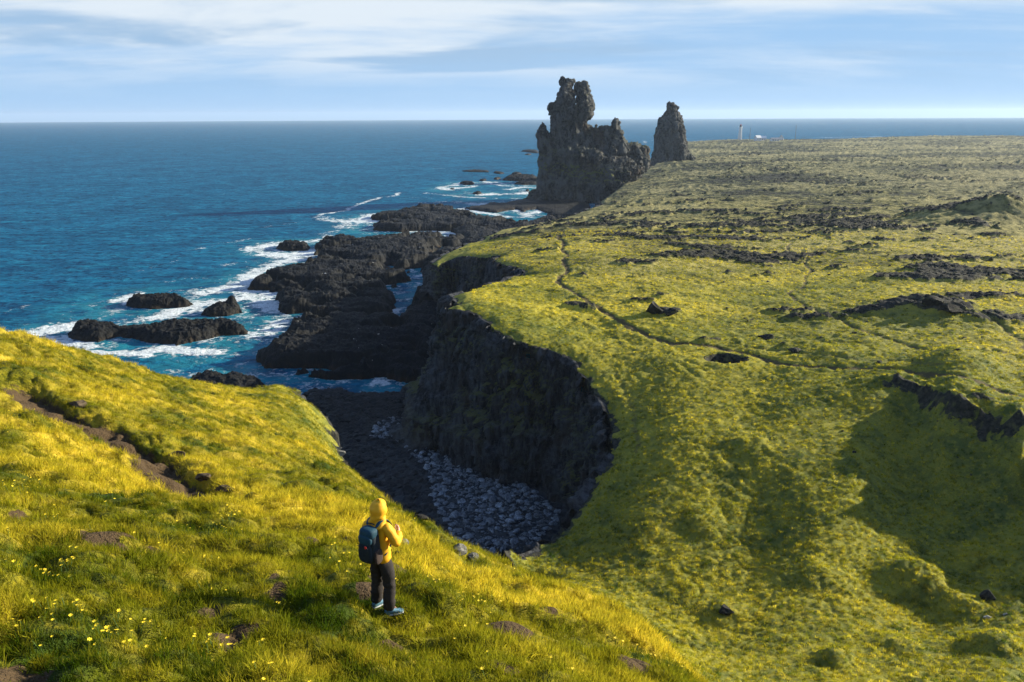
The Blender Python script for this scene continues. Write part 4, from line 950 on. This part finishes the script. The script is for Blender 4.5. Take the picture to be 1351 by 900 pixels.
# ================================================================ STONES AND BOULDERS
def rock_mesh(name, seed, sub=3, flat=.7, mat=None, ang=.5):
    bm = bmesh.new(); bmesh.ops.create_icosphere(bm, subdivisions=sub, radius=1)
    co = np.array([v.co[:] for v in bm.verts]); r = np.random.default_rng(seed)
    for k in range(9):                                  # planes chip the ball into a stone
        n = r.normal(size=3); n /= np.linalg.norm(n); c = r.uniform(.45, .85); d = co @ n
        co -= n[None] * (np.maximum(d - c, 0) * ang * 1.6)[:, None].clip(0, 1)
    co *= (1 + .22 * fbm3(co, 1.1, 3, seed) + .07 * ridge3(co, 3, 2, seed + 1))[:, None]
    co *= np.array([r.uniform(.85, 1.25), r.uniform(.75, 1.05), flat * r.uniform(.8, 1.15)])
    for v, q in zip(bm.verts, co): v.co = q
    me = bpy.data.meshes.new(name); bm.to_mesh(me); bm.free()
    me.polygons.foreach_set('use_smooth', np.full(len(me.polygons), sub > 2, bool)); me.materials.append(mat); return me
def stone_material(name, dark, light, lichen=None, rough=.9):
    t = NT(name); p = t.n('ShaderNodeTexCoord').outputs['Object']; rn_ = t.n('ShaderNodeObjectInfo').outputs['Random']
    c = t.mix(t.ramp(t.noise(p, 2.5, 5, .7), .35, .7), dark, light)
    c = t.mix(t.math('MULTIPLY', rn_, .65), c, tuple(v * .35 for v in dark))
    if lichen: c = t.mix(t.math('MULTIPLY', t.ramp(t.noise(p, 1.6, 4, .6), .55, .68), .7), c, lichen)
    t.bsdf(c, rough, t.bump(t.noise(p, 5, 5, .7), .7, .12), .25); return t.m
BOULM = stone_material('sea_worn_stone', (.08, .095, .11), (.34, .39, .44), None, .5)
COVE_AREA = [atz(a, b, 2.) for a, b in [(484,574),(505,546),(560,538),(590,585),(640,612),(705,650),(742,688),(712,724),(672,745),(650,752),(610,735),(585,705),(570,660),(565,625),(540,592),(515,572)]]
ca = np.array(COVE_AREA)
def scatter_area(n, poly, rg):
    out = np.zeros((0, 2))
    while len(out) < n:
        q = rg.uniform(poly[:, :2].min(0), poly[:, :2].max(0), (n * 3, 2)); out = np.concatenate([out, q[inside(q[:, 0], q[:, 1], poly)]])
    return out[:n]
bvar = [rock_mesh('boulder', 900 + i, 2, .66, BOULM, .8) for i in range(9)]
for me_ in bvar: me_.polygons.foreach_set('use_smooth', np.full(len(me_.polygons), True, bool))
rg = np.random.default_rng(91); placed = []
cand = scatter_area(6000, ca, rg); csz = np.sort(.18 + .50 * rg.random(6000) ** 3.2)[::-1]
for (x, y), s in zip(cand, csz):
    if len(placed) >= 285: break
    if all((x - a) ** 2 + (y - b) ** 2 > (.8 * (s + c)) ** 2 for a, b, c in placed): placed.append((x, y, s))
pa_ = np.array(placed); pzv = lower_height(pa_[:, 0], pa_[:, 1])[0]
for i, (x, y, s) in enumerate(placed):
    o = bpy.data.objects.new('boulder', bvar[i % 9]); C.objects.link(o); o.location = (x, y, pzv[i] + .22 * s); o.scale = (s, s, s)
    o.rotation_euler = (rg.uniform(-.4, .4), rg.uniform(-.4, .4), rg.uniform(0, 6.28))
    tag(o, 'rounded grey boulder among the boulders heaped on the shaded cove floor', 'boulder', 'boulders on the cove floor')

# ---------------------------------------------------------------- instanced ground cover (nobody could count these)
def instancer(name, meshes, pts, scale, rot, dryv, label, cat):
    """points carry scale, rotation and dryness; a node group sets one of the meshes on each"""
    me = bpy.data.meshes.new(name); me.vertices.add(len(pts)); me.vertices.foreach_set('co', np.asarray(pts, f32).ravel())
    for k, typ, v in (('sc', 'FLOAT', scale), ('dryv', 'FLOAT', dryv)):
        a = me.attributes.new(k, typ, 'POINT'); a.data.foreach_set('value', np.asarray(v, f32))
    a = me.attributes.new('ro', 'FLOAT_VECTOR', 'POINT'); a.data.foreach_set('vector', np.asarray(rot, f32).ravel())
    a = me.attributes.new('vi', 'INT', 'POINT'); a.data.foreach_set('value', rng.integers(0, len(meshes), len(pts)).astype(np.int32))
    o = bpy.data.objects.new(name, me); C.objects.link(o)
    g = bpy.data.node_groups.new(name + '_nodes', 'GeometryNodeTree'); N = g.nodes; L_ = g.links
    g.interface.new_socket('Geometry', in_out='INPUT', socket_type='NodeSocketGeometry'); g.interface.new_socket('Geometry', in_out='OUTPUT', socket_type='NodeSocketGeometry')
    gi = N.new('NodeGroupInput'); go = N.new('NodeGroupOutput')
    mp = N.new('GeometryNodeMeshToPoints'); ip = N.new('GeometryNodeInstanceOnPoints'); jn = N.new('GeometryNodeGeometryToInstance')
    for m in meshes:
        ob = bpy.data.objects.new(name + '_piece', m); oi = N.new('GeometryNodeObjectInfo'); oi.inputs[0].default_value = ob; oi.transform_space = 'ORIGINAL'
        L_.new(oi.outputs['Geometry'], jn.inputs[0])
    def at(nm, ty):
        n = N.new('GeometryNodeInputNamedAttribute'); n.data_type = ty; n.inputs[0].default_value = nm; return n.outputs[0]
    L_.new(gi.outputs[0], mp.inputs[0]); L_.new(mp.outputs[0], ip.inputs['Points']); L_.new(jn.outputs[0], ip.inputs['Instance'])
    ip.inputs['Pick Instance'].default_value = True; L_.new(at('vi', 'INT'), ip.inputs['Instance Index'])
    L_.new(at('ro', 'FLOAT_VECTOR'), ip.inputs['Rotation']); L_.new(at('sc', 'FLOAT'), ip.inputs['Scale']); L_.new(ip.outputs[0], go.inputs[0])
    md = o.modifiers.new('scatter', 'NODES'); md.node_group = g
    return tag(o, label, cat, kind='stuff')
def polar_scatter(dens, r0, r1, a0, a1, rg):
    """points with a density (per square metre) that depends on distance"""
    rs = np.geomspace(r0, r1, 400); w_ = dens(rs) * rs; cum = np.concatenate([[0], np.cumsum((w_[1:] + w_[:-1]) / 2 * np.diff(rs))])
    n = int(cum[-1] * (R(a1) - R(a0))); r = np.interp(rg.random(n) * cum[-1], cum, rs); a = rg.uniform(R(a0), R(a1), n)
    return r * np.sin(a), r * np.cos(a), r
def blade_material(gain):
    t = NT('grass_blade'); p = t.co()
    d = t.n('ShaderNodeAttribute', attribute_name='dryv', attribute_type='INSTANCER').outputs['Fac']
    c = grass_color(t, p, d); rn_ = t.n('ShaderNodeObjectInfo').outputs['Random']
    hs = t.n('ShaderNodeHueSaturation'); t.link(c, hs.inputs['Color']); t.link(t.math('MULTIPLY_ADD', rn_, 1.0 * gain, .65 * gain), hs.inputs['Value'])
    df = t.n('ShaderNodeBsdfDiffuse'); tl = t.n('ShaderNodeBsdfTranslucent'); t.link(hs.outputs[0], df.inputs[0]); t.link(hs.outputs[0], tl.inputs[0])
    mx = t.n('ShaderNodeMixShader'); mx.inputs[0].default_value = .5; t.link(df.outputs[0], mx.inputs[1]); t.link(tl.outputs[0], mx.inputs[2]); t.link(mx.outputs[0], t.out.inputs[0])
    return t.m
BLM = blade_material(.86); PBM = blade_material(1.05)
def tuft_mesh(seed, nb, spread, lean, w_, mat=None):
    r = np.random.default_rng(seed); vs_, fs_ = [], []
    for b in range(nb):
        a = r.uniform(0, 6.28); d = spread * math.sqrt(r.random()); x, y = d * math.cos(a), d * math.sin(a); h = r.uniform(.55, 1.1)
        a2 = a + r.normal(0, .8); ln = lean * r.uniform(.2, 1.2) * h; wa = r.uniform(0, 6.28); wx, wy = math.cos(wa) * w_, math.sin(wa) * w_; o = len(vs_)
        for k, (tt, ww) in enumerate(((0, 1), (.45, .9), (.8, .55))):
            cx_, cy_ = x + math.cos(a2) * ln * tt ** 1.8, y + math.sin(a2) * ln * tt ** 1.8; z = h * tt - .08 * (k == 0)
            vs_ += [(cx_ - wx * ww, cy_ - wy * ww, z), (cx_ + wx * ww, cy_ + wy * ww, z)]
        vs_.append((x + math.cos(a2) * ln, y + math.sin(a2) * ln, h * .97))
        fs_ += [(o, o + 1, o + 3, o + 2), (o + 2, o + 3, o + 5, o + 4), (o + 4, o + 5, o + 6)]
    me = bpy.data.meshes.new('grass_tuft'); me.from_pydata(vs_, [], fs_); me.materials.append(mat or BLM); return me
tufts = [tuft_mesh(i, 16, .55, .75, .030) for i in range(6)]
rg = np.random.default_rng(17)
gx, gy, gr = polar_scatter(lambda r: np.minimum(230 * (7 / np.maximum(r, 7)) ** 1.35, 230), 4.8, 70, -41, 41, rg)
k = gsample(S, gx, gy); hz_ = gsample(hillz, gx, gy); so_ = gsample(soil, gx, gy)
cl_ = fbm2(gx / .8, gy / .8, 3, 133); dr_ = gsample(dry, gx, gy)
keep = (k > -.15) & (hz_ > .15) & (rg.random(len(gx)) > so_ * 1.15) & (rg.random(len(gx)) < .8 + 1.0 * cl_ + .4 * dr_)
gx, gy, gr, cl_, dr_ = (v[keep] for v in (gx, gy, gr, cl_, dr_))
gs = (.07 + .05 * rg.random(len(gx)) + .11 * np.clip(cl_, 0, 1) * (gr < 25) + .04 * dr_) * (1 + gr / 90)
rot = np.stack([rg.normal(.0, .18, len(gx)), rg.normal(.12, .18, len(gx)), rg.uniform(0, 6.28, len(gx))], 1)
instancer('grass', tufts, np.stack([gx, gy, H(gx, gy) - .01], 1), gs, rot, np.clip(dr_ + rg.normal(0, .15, len(gx)), 0, 1), 'long green and straw yellow grass covering the near hillside', 'grass')
vx, vy, vr = polar_scatter(lambda r: 17 * (60 / np.maximum(r, 60)) ** 2.2, 36, 230, -3, 40, rg)
lt = [tuft_mesh(20 + i, 12, .8, .9, .07, PBM) for i in range(4)]
keep = (gsample(S, vx, vy) > .1) & (gsample(hillz, vx, vy) < .35) & (rg.random(len(vx)) > gsample(path, vx, vy) * 1.4) & (rg.random(len(vx)) > gsample(rockm, vx, vy) * 1.3)
vx, vy, vr = vx[keep], vy[keep], vr[keep]
rot = np.stack([rg.normal(.0, .2, len(vx)), rg.normal(.12, .2, len(vx)), rg.uniform(0, 6.28, len(vx))], 1)
instancer('pasture_grass', lt, np.stack([vx, vy, H(vx, vy) - .02], 1), (.09 + .10 * rg.random(len(vx))) * (1 + vr / 300), rot, np.clip(gsample(dry, vx, vy) + rg.normal(.1, .3, len(vx)), 0, 1), 'short tufted grass on the hummocky pasture beyond the cove', 'grass')
# flowers
def flower_mesh(seed):
    r = np.random.default_rng(seed); bm = bmesh.new()
    bmesh.ops.create_cone(bm, cap_ends=False, segments=4, radius1=.006, radius2=.005, depth=.22, matrix=Matrix.Translation((0, 0, .11)))
    for f in bm.faces: f.material_index = 1
    c = Vector((0, 0, .225)); tx = r.uniform(-.5, .5)
    for kk in range(6):
        a = kk / 6 * 6.283; q = [Vector((0, 0, 0)), Vector((.022, -.011, .010)), Vector((.036, 0, .007)), Vector((.022, .011, .010))]
        m = Matrix.Translation(c) @ Matrix.Rotation(tx, 4, 'X') @ Matrix.Rotation(a, 4, 'Z'); bm.faces.new([bm.verts.new(m @ v) for v in q])
    me = bpy.data.meshes.new('flower'); bm.to_mesh(me); bm.free(); me.materials.append(simple('yellow_petal', (.80, .60, .02), .6)); me.materials.append(simple('flower_stem', (.06, .11, .02), .7)); return me
fx, fy, fr_ = polar_scatter(lambda r: np.where(r < 20, 48., 9.), 5.2, 30, -40, 36, rg)
c_ = fbm2(fx / 1.3, fy / 1.3, 3, 151); b_ = gsample(dry, fx, fy)
keep = (rg.random(len(fx)) < sstep(.08, .45, c_) * (1 - .8 * b_)) & (gsample(hillz, fx, fy) > .5)
fx, fy = fx[keep], fy[keep]
instancer('meadow_flowers', [flower_mesh(i) for i in range(3)], np.stack([fx, fy, H(fx, fy)], 1), rg.uniform(.4, .75, len(fx)), np.stack([rg.normal(0, .2, len(fx)), rg.normal(0, .2, len(fx)), rg.uniform(0, 6.28, len(fx))], 1), np.zeros(len(fx)), 'tiny yellow meadow flowers scattered in the near grass', 'flowers')
# rubble of the lava field
LAVAM = stone_material('lava_stone', (.016, .016, .015), (.075, .072, .06), (.15, .15, .035))
rub_m = [rock_mesh('lava_lump', 950 + i, 2, .6, LAVAM, .8) for i in range(6)]
qx, qy, qr = polar_scatter(lambda r: np.minimum(2.2, 2.2 * (130 / r) ** 1.15 * np.where(r > 300, .5, 1.)), 75, 1400, -4, 39, rg)
keep = (gsample(S, qx, qy) > 3) & (rg.random(len(qx)) < np.clip(gsample(rockm, qx, qy) * .30 + .012, 0, 1) * np.clip(1.25 - gsample(path, qx, qy) * 2, 0, 1))
qx, qy, qr = qx[keep], qy[keep], qr[keep]
instancer('lava_rubble', rub_m, np.stack([qx, qy, H(qx, qy) + .02], 1), (.13 + .34 * rg.random(len(qx)) ** 3) * np.clip(qr / 150, .8, 1.8), np.stack([rg.normal(0, .3, len(qx)), rg.normal(0, .3, len(qx)), rg.uniform(0, 6.28, len(qx))], 1), np.zeros(len(qx)), 'dark broken lava rubble poking through the moss of the lava field', 'lava rubble')
# shingle between the boulders
px_ = scatter_area(16000, ca, rg); pzz, pb, _ = lower_height(px_[:, 0], px_[:, 1])
instancer('shingle', bvar[:5], np.stack([px_[:, 0], px_[:, 1], pzz + .03], 1), .10 + .22 * rg.random(len(px_)) ** 2, np.stack([rg.normal(0, .4, len(px_)), rg.normal(0, .4, len(px_)), rg.uniform(0, 6.28, len(px_))], 1), np.zeros(len(px_)), 'small grey stones filling the gaps between the boulders of the cove', 'shingle')

DKM = stone_material('black_beach_stone', (.006, .007, .008), (.030, .033, .037), None, .75)
dkm = [rock_mesh('beach_rubble', 970 + i, 2, .6, DKM, .8) for i in range(5)]
ba = np.array(pz_([(400,512),(440,507),(500,512),(545,505),(575,560),(560,640),(600,740),(520,700),(450,600),(390,540)], 1.4))
bx = scatter_area(5200, ba, rg); bz_ = lower_height(bx[:, 0], bx[:, 1])[0]
instancer('beach_rubble', dkm, np.stack([bx[:, 0], bx[:, 1], bz_], 1), .12 + .75 * rg.random(len(bx)) ** 4, np.stack([rg.normal(0, .3, len(bx)), rg.normal(0, .3, len(bx)), rg.uniform(0, 6.28, len(bx))], 1), np.zeros(len(bx)), 'black broken rock strewn over the dark seaward floor of the cove', 'rubble')

# ---------------------------------------------------------------- single stones and crags one can point to
CRAGM = stone_material('dark_crag', (.014, .014, .013), (.045, .041, .034), (.07, .075, .022))
PALEM = stone_material('pale_stone', (.16, .155, .14), (.36, .35, .32)); WHITEM = stone_material('white_stone', (.5, .5, .48), (.75, .75, .72))
def stone(name, px, py, size, label, cat, seed, mat=CRAGM, group=None, sink=.25, rz=0., at=None, ang=.8):
    x, y, z = at or hitg(px, py)
    for _ in range(60):                                # keep it on the turf, not over the edge
        s0 = float(gsample(S, x, y))
        if s0 > .3 * max(size) + .1: break
        gx_, gy_ = float(gsample(S, x + .3, y)) - s0, float(gsample(S, x, y + .3)) - s0; gl2 = math.hypot(gx_, gy_) + 1e-6
        x += .08 * gx_ / gl2; y += .08 * gy_ / gl2
    z = float(H(x, y)) if at is None else z
    me = rock_mesh(name, seed, 4, 1., mat, ang); o = bpy.data.objects.new(name, me); C.objects.link(o)
    o.scale = size; o.location = (x, y, z + size[2] * (1 - 2 * sink) * .6); o.rotation_euler = (0, 0, rz); return tag(o, label, cat, group)
stone('stone', 531, 719, (.20, .16, .10), 'flat grey stone on the grass beside the person', 'stone', 1001, PALEM)
stone('stone', 521, 733, (.13, .12, .07), 'smaller brownish stone just below the flat grey one near the person', 'stone', 1002)
for i, (a, b, s, lb) in enumerate([(497, 623, .30, 'uppermost pale stone at the brink of the hill above the cove'), (507, 634, .40, 'larger pale stone below the uppermost one on the brink above the cove'), (545, 672, .34, 'dark stone jutting from the brink behind the hood of the person'),
                                  (552, 687, .28, 'lowest stone on the brink, nearest to the person'), (604, 728, .25, 'pale stone at the brink just above the boulder cove'), (620, 738, .22, 'small pale stone beside another at the brink above the boulders')]):
    stone('brink_stone', a, b, (s, s * .8, s * .6), lb, 'stone', 1010 + i, PALEM if 'pale' in lb else CRAGM)
for i, (a, b, s, lb) in enumerate([(864, 413, (1.3, 1.0, 1.5), 'upright brown crag standing near the path on the plateau'), (884, 414, (1.3, 1.0, .7), 'lower dark crag leaning beside the upright brown one'),
                                   (1232, 402, (1.8, 1.1, .8), 'pointed black crag on top of the mossy mound'),
                                   (1256, 410, (1.8, 1.2, .9), 'low black crag at the end of the mossy mound'), (1303, 790, (.5, .4, .5), 'small pointed dark rock in the pasture beside the white stones'), (958, 806, (.7, .45, .3), 'low mossy rock lying in the pasture below the hummocks'),
                                   
                                   (1009, 446, (1.0, .7, .5), 'dark rock beside the path beyond the pit'), (1049, 465, (.8, .6, .5), 'single black rock just above the broad path')]):
    stone('lava_crag', a, b, s, lb, 'crag', 1030 + i, CRAGM)
for i, (a, b, s, lb) in enumerate([(1302, 816, .26, 'bright white stone in the pasture'), (1327, 811, .2, 'second white stone just beyond the bright one in the pasture')]):
    stone('white_stone', a, b, (s, s * .8, s * .6), lb, 'stone', 1060 + i, WHITEM)
for i, (a, b, s, lb) in enumerate([(270, 632, .55, 'pale broken rock in the soil scar on the hill'), (298, 648, .5, 'reddish block at the foot of the soil scar'), (235, 602, .5, 'rock sticking out of the middle of the soil scar'), (103, 536, .7, 'dark rock in the upper soil scar on the hill')]):
    stone('scar_rock', a, b, (s * .5, s * .35, s * .3), lb, 'stone', 1070 + i, stone_material('earthy_stone', (.06, .042, .025), (.19, .14, .085)))

# ================================================================ LIGHTHOUSE AND HOUSES FAR OUT
MW = simple('white_render', (.72, .72, .70), .8, .3, .06, .4); MRF = simple('grey_roof', (.22, .23, .25), .7, .3, .15, .6); MDK = simple('dark_window', (.03, .035, .04), .3, .5, .1); MST = simple('grey_mast_steel', (.16, .17, .18), .6, .4, .1); MRL = simple('red_lantern_roof', (.35, .06, .05), .6)
def box(bm, c, s): bmesh.ops.create_cube(bm, size=1, matrix=Matrix.Translation(c) @ Matrix.Diagonal((*s, 1)))
lx_, ly_, lz_ = hitg(976, 184.5); lh = empty('lighthouse', (lx_, ly_, lz_ - .5)); tag(lh, 'white lighthouse tower with a lantern on top, on the far shore', 'lighthouse')
k = math.hypot(lx_, ly_) / 1300
bm = bmesh.new(); bmesh.ops.create_cone(bm, cap_ends=True, segments=24, radius1=2.6 * k, radius2=2.1 * k, depth=19 * k, matrix=Matrix.Translation((0, 0, 9.5 * k)))
for q in range(4):
    a = q * math.pi / 2 + .5; m = Matrix.Rotation(a, 4, 'Z') @ Matrix.Translation((2.7 * k, 0, 0)); vv = [bm.verts.new(m @ Vector(p)) for p in ((-1.2 * k, -.4, 0), (1.3 * k, -.4, 0), (-.4 * k, -.4, 18 * k), (-1.2 * k, -.4, 18 * k), (-1.2 * k, .4, 0), (1.3 * k, .4, 0), (-.4 * k, .4, 18 * k), (-1.2 * k, .4, 18 * k))]
    for f in ((0, 1, 2, 3), (7, 6, 5, 4), (0, 4, 5, 1), (1, 5, 6, 2), (2, 6, 7, 3)): bm.faces.new([vv[i] for i in f])
bmobj('tower', bm, MW, lh, False)
bm = bmesh.new(); bmesh.ops.create_cone(bm, cap_ends=True, segments=24, radius1=3.1 * k, radius2=3.1 * k, depth=.7 * k, matrix=Matrix.Translation((0, 0, 19.3 * k))); bmobj('gallery', bm, MW, lh, False)
bm = bmesh.new(); bmesh.ops.create_cone(bm, cap_ends=True, segments=12, radius1=1.5 * k, radius2=1.5 * k, depth=2.4 * k, matrix=Matrix.Translation((0, 0, 20.8 * k))); bmobj('lantern', bm, MDK, lh, False)
bm = bmesh.new(); bmesh.ops.create_cone(bm, cap_ends=True, segments=16, radius1=1.8 * k, radius2=.2, depth=1.5 * k, matrix=Matrix.Translation((0, 0, 22.7 * k))); bmobj('lantern_roof', bm, MRL, lh, False)
def house(px, py, w_, d, h, rh, label, roofm, rz):
    x, y, z = hitg(px, py); e = empty('house', (x, y, z - .4), rz); tag(e, label, 'house')
    bm = bmesh.new(); box(bm, (0, 0, h / 2), (w_, d, h)); 
    for sx3 in (-1, 1):
        v = [bm.verts.new(p) for p in ((sx3 * w_ / 2, -d / 2, h), (sx3 * w_ / 2, d / 2, h), (sx3 * w_ / 2, 0, h + rh))]; bm.faces.new(v if sx3 > 0 else v[::-1])
    bmobj('wall', bm, MW, e, False)
    bm = bmesh.new(); t_ = .25
    for sy3 in (-1, 1):
        v = [bm.verts.new(p) for p in ((-w_ / 2 - .4, sy3 * (d / 2 + .4), h - .2), (w_ / 2 + .4, sy3 * (d / 2 + .4), h - .2), (w_ / 2 + .4, 0, h + rh + .15), (-w_ / 2 - .4, 0, h + rh + .15), (-w_ / 2 - .4, sy3 * (d / 2 + .4), h + .1), (w_ / 2 + .4, sy3 * (d / 2 + .4), h + .1), (w_ / 2 + .4, 0, h + rh + .45), (-w_ / 2 - .4, 0, h + rh + .45))]
        for f in ((0, 1, 2, 3), (7, 6, 5, 4), (0, 4, 5, 1), (1, 5, 6, 2), (3, 2, 6, 7), (0, 3, 7, 4)): bm.faces.new([v[i] for i in f])
    bmesh.ops.recalc_face_normals(bm, faces=bm.faces); bmobj('roof', bm, roofm, e, False)
    for i in range(3):
        bm = bmesh.new(); box(bm, ((i - 1) * w_ * .3, -d / 2 - .03, h * .55), (w_ * .12, .1, h * .4)); bmobj('window', bm, MDK, e, False)
house(999.5, 185.4, 7, 7, 4, 3, 'white gabled house beside the lighthouse', MW, .3); house(1006, 185.2, 9, 7, 3.6, 2.6, 'white house joined to the first, next to the lighthouse', MW, -.2)
house(1022, 186, 11, 6, 2.8, 1.6, 'low long white house to one side of the gabled houses', MRF, .1); house(1030.5, 184.6, 5, 6, 3.2, 3.6, 'house with a steep dark roof at the end of the group', MDK, 1.2)
for px, top, bot, lb in ((989, 170, 185, 'thin grey mast close beside the lighthouse'), (1049, 167, 184, 'thin grey mast standing alone beyond the houses')):
    x, y, z = hitg(px, bot); h = (bot - top) * math.hypot(x, y) / FPX
    e = empty('mast', (x, y, z - .3)); tag(e, lb, 'mast')
    bm = bmesh.new(); bmesh.ops.create_cone(bm, cap_ends=True, segments=6, radius1=.45, radius2=.22, depth=h, matrix=Matrix.Translation((0, 0, h / 2))); bmobj('pole', bm, MST, e, False)
    bm = bmesh.new(); box(bm, (0, 0, h * .8), (3, .25, .25)); box(bm, (0, 0, h * .92), (2, .25, .25)); bmobj('crossarm', bm, MST, e, False)
# ================================================================ HAZE
t = NT('thin_sea_air'); pv = t.n('ShaderNodeVolumePrincipled'); pv.inputs['Color'].default_value = (.62, .78, 1, 1); pv.inputs['Density'].default_value = .00006; pv.inputs['Anisotropy'].default_value = .2
t.link(pv.outputs[0], t.out.inputs['Volume'])
hm = meshobj('haze', [(x, y, z) for z in (-9, 125) for x, y in ((-13500, -700), (13500, -700), (13500, 13500), (-13500, 13500))], [(3, 2, 1, 0), (4, 5, 6, 7), (0, 1, 5, 4), (1, 2, 6, 5), (2, 3, 7, 6), (3, 0, 4, 7)], t.m, smooth=False, kind='stuff')
hm['label'] = 'thin bluish sea haze over the far shore'; hm['category'] = 'haze'
# ================================================================ SKY AND SUN
SUN_AZ, SUN_EL = 68., 18.
w = bpy.data.worlds.new('World'); scene.world = w; w.use_nodes = True
wt = w.node_tree; wt.nodes.clear()
def wn(typ, **kw):
    n = wt.nodes.new(typ)
    for k, v in kw.items(): setattr(n, k, v)
    return n
sky = wn('ShaderNodeTexSky', sky_type='NISHITA', sun_disc=False, sun_elevation=R(SUN_EL), sun_rotation=R(SUN_AZ))
sky.altitude = 50; sky.air_density = 1.0; sky.dust_density = .4; sky.ozone_density = 3.0
def wmath(op, a, b, clamp=False):
    n = wn('ShaderNodeMath', operation=op, use_clamp=clamp)
    for i, v in enumerate((a, b)):
        if v is None: continue
        if hasattr(v, 'is_linked'): wt.links.new(v, n.inputs[i])
        else: n.inputs[i].default_value = v
    return n.outputs[0]
def wmix(f, a, b, typ='MIX'):
    n = wn('ShaderNodeMix', data_type='RGBA', blend_type=typ)
    for i, v in ((0, f), (6, a), (7, b)):
        if hasattr(v, 'is_linked'): wt.links.new(v, n.inputs[i])
        else: n.inputs[i].default_value = (*v, 1) if isinstance(v, tuple) else v
    return n.outputs[2]
def wrange(v, a, b, c=0., d=1.):
    n = wn('ShaderNodeMapRange', clamp=True, interpolation_type='SMOOTHSTEP'); wt.links.new(v, n.inputs[0])
    for i, q in zip((1, 2, 3, 4), (a, b, c, d)): n.inputs[i].default_value = q
    return n.outputs[0]
tc = wn('ShaderNodeTexCoord'); sp = wn('ShaderNodeSeparateXYZ'); wt.links.new(tc.outputs['Generated'], sp.inputs[0])
el = sp.outputs[2]
# a cloud deck: the direction projected on a plane overhead
den = wmath('ADD', wmath('MAXIMUM', el, 0.), .11)
cv = wn('ShaderNodeCombineXYZ'); wt.links.new(wmath('DIVIDE', sp.outputs[0], den), cv.inputs[0]); wt.links.new(wmath('DIVIDE', sp.outputs[1], den), cv.inputs[1])
def wnoise(sc, det, ro, seed, sx=1., sy=1.):
    mp = wn('ShaderNodeMapping'); wt.links.new(cv.outputs[0], mp.inputs[0]); mp.inputs['Scale'].default_value = (sx, sy, 1); mp.inputs['Location'].default_value = seed
    n = wn('ShaderNodeTexNoise'); n.inputs['Scale'].default_value = sc; n.inputs['Detail'].default_value = det; n.inputs['Roughness'].default_value = ro
    n.inputs['Distortion'].default_value = .35
    wt.links.new(mp.outputs[0], n.inputs['Vector']); return n.outputs['Fac']
hz = wmix(wrange(el, 0., .12), (.305, .485, .715), (.265, .45, .69))
clear = wmix(wrange(el, .10, .45), hz, wmix(1., sky.outputs[0], (.16, .17, .20), 'MULTIPLY'))
cA = wnoise(.55, 6, .55, (3.1, 1.7, 0), .45, 1.)
cB = wnoise(1.7, 6, .6, (7.3, 2.2, 0), .5, 1.)
cov = wrange(wmath('ADD', wmath('MULTIPLY', cA, .7), wmath('MULTIPLY', cB, .3)), .35, .58)
cov = wmath('MULTIPLY', wmath('MULTIPLY', cov, wrange(el, .015, .085)), wrange(el, .55, .22, .25, 1.))
shade = wrange(wnoise(.8, 5, .55, (1.2, 8.8, 0), .55, 1.), .46, .60)
ccol = wmix(shade, (.63, .69, .745), (.29, .43, .60))
fin = wmix(wmath('MULTIPLY', cov, .92), clear, ccol)
low = wmix(wrange(el, .004, -.02), fin, (.16, .30, .42))
bg = wn('ShaderNodeBackground'); wo = wn('ShaderNodeOutputWorld')
wt.links.new(low, bg.inputs[0]); bg.inputs[1].default_value = SKYK = .52
wt.links.new(bg.outputs[0], wo.inputs[0])
Ld = bpy.data.lights.new('sun', 'SUN'); Ld.energy = 5.0; Ld.angle = R(.5); Ld.color = (1., .90, .69)
lo = bpy.data.objects.new('sun', Ld); C.objects.link(lo)
sd_ = Vector((math.sin(R(SUN_AZ)) * math.cos(R(SUN_EL)), math.cos(R(SUN_AZ)) * math.cos(R(SUN_EL)), math.sin(R(SUN_EL))))
lo.rotation_euler = sd_.to_track_quat('Z', 'Y').to_euler()
EXPO = 1.3
# ================================================================ CAMERA
cam = bpy.data.objects.new('camera', bpy.data.cameras.new('camera')); C.objects.link(cam)
cam.data.sensor_width = 36; cam.data.lens = FPX / 1351 * 36
cam.matrix_world = Matrix.Translation((0, 0, HC)) @ CAMROT.to_4x4()
cam.data.clip_start = .1; cam.data.clip_end = 60000
scene.camera = cam
vs = scene.view_settings
scene.display_settings.display_device = 'sRGB'
vs.view_transform = 'Standard'; vs.look = 'None'; vs.gamma = 1; vs.exposure = EXPO; vs.use_curve_mapping = False
cy = scene.cycles
cy.max_bounces = 5; cy.diffuse_bounces = 2; cy.glossy_bounces = 2; cy.transmission_bounces = 2; cy.volume_bounces = 0; cy.transparent_max_bounces = 6
cy.use_denoising = True
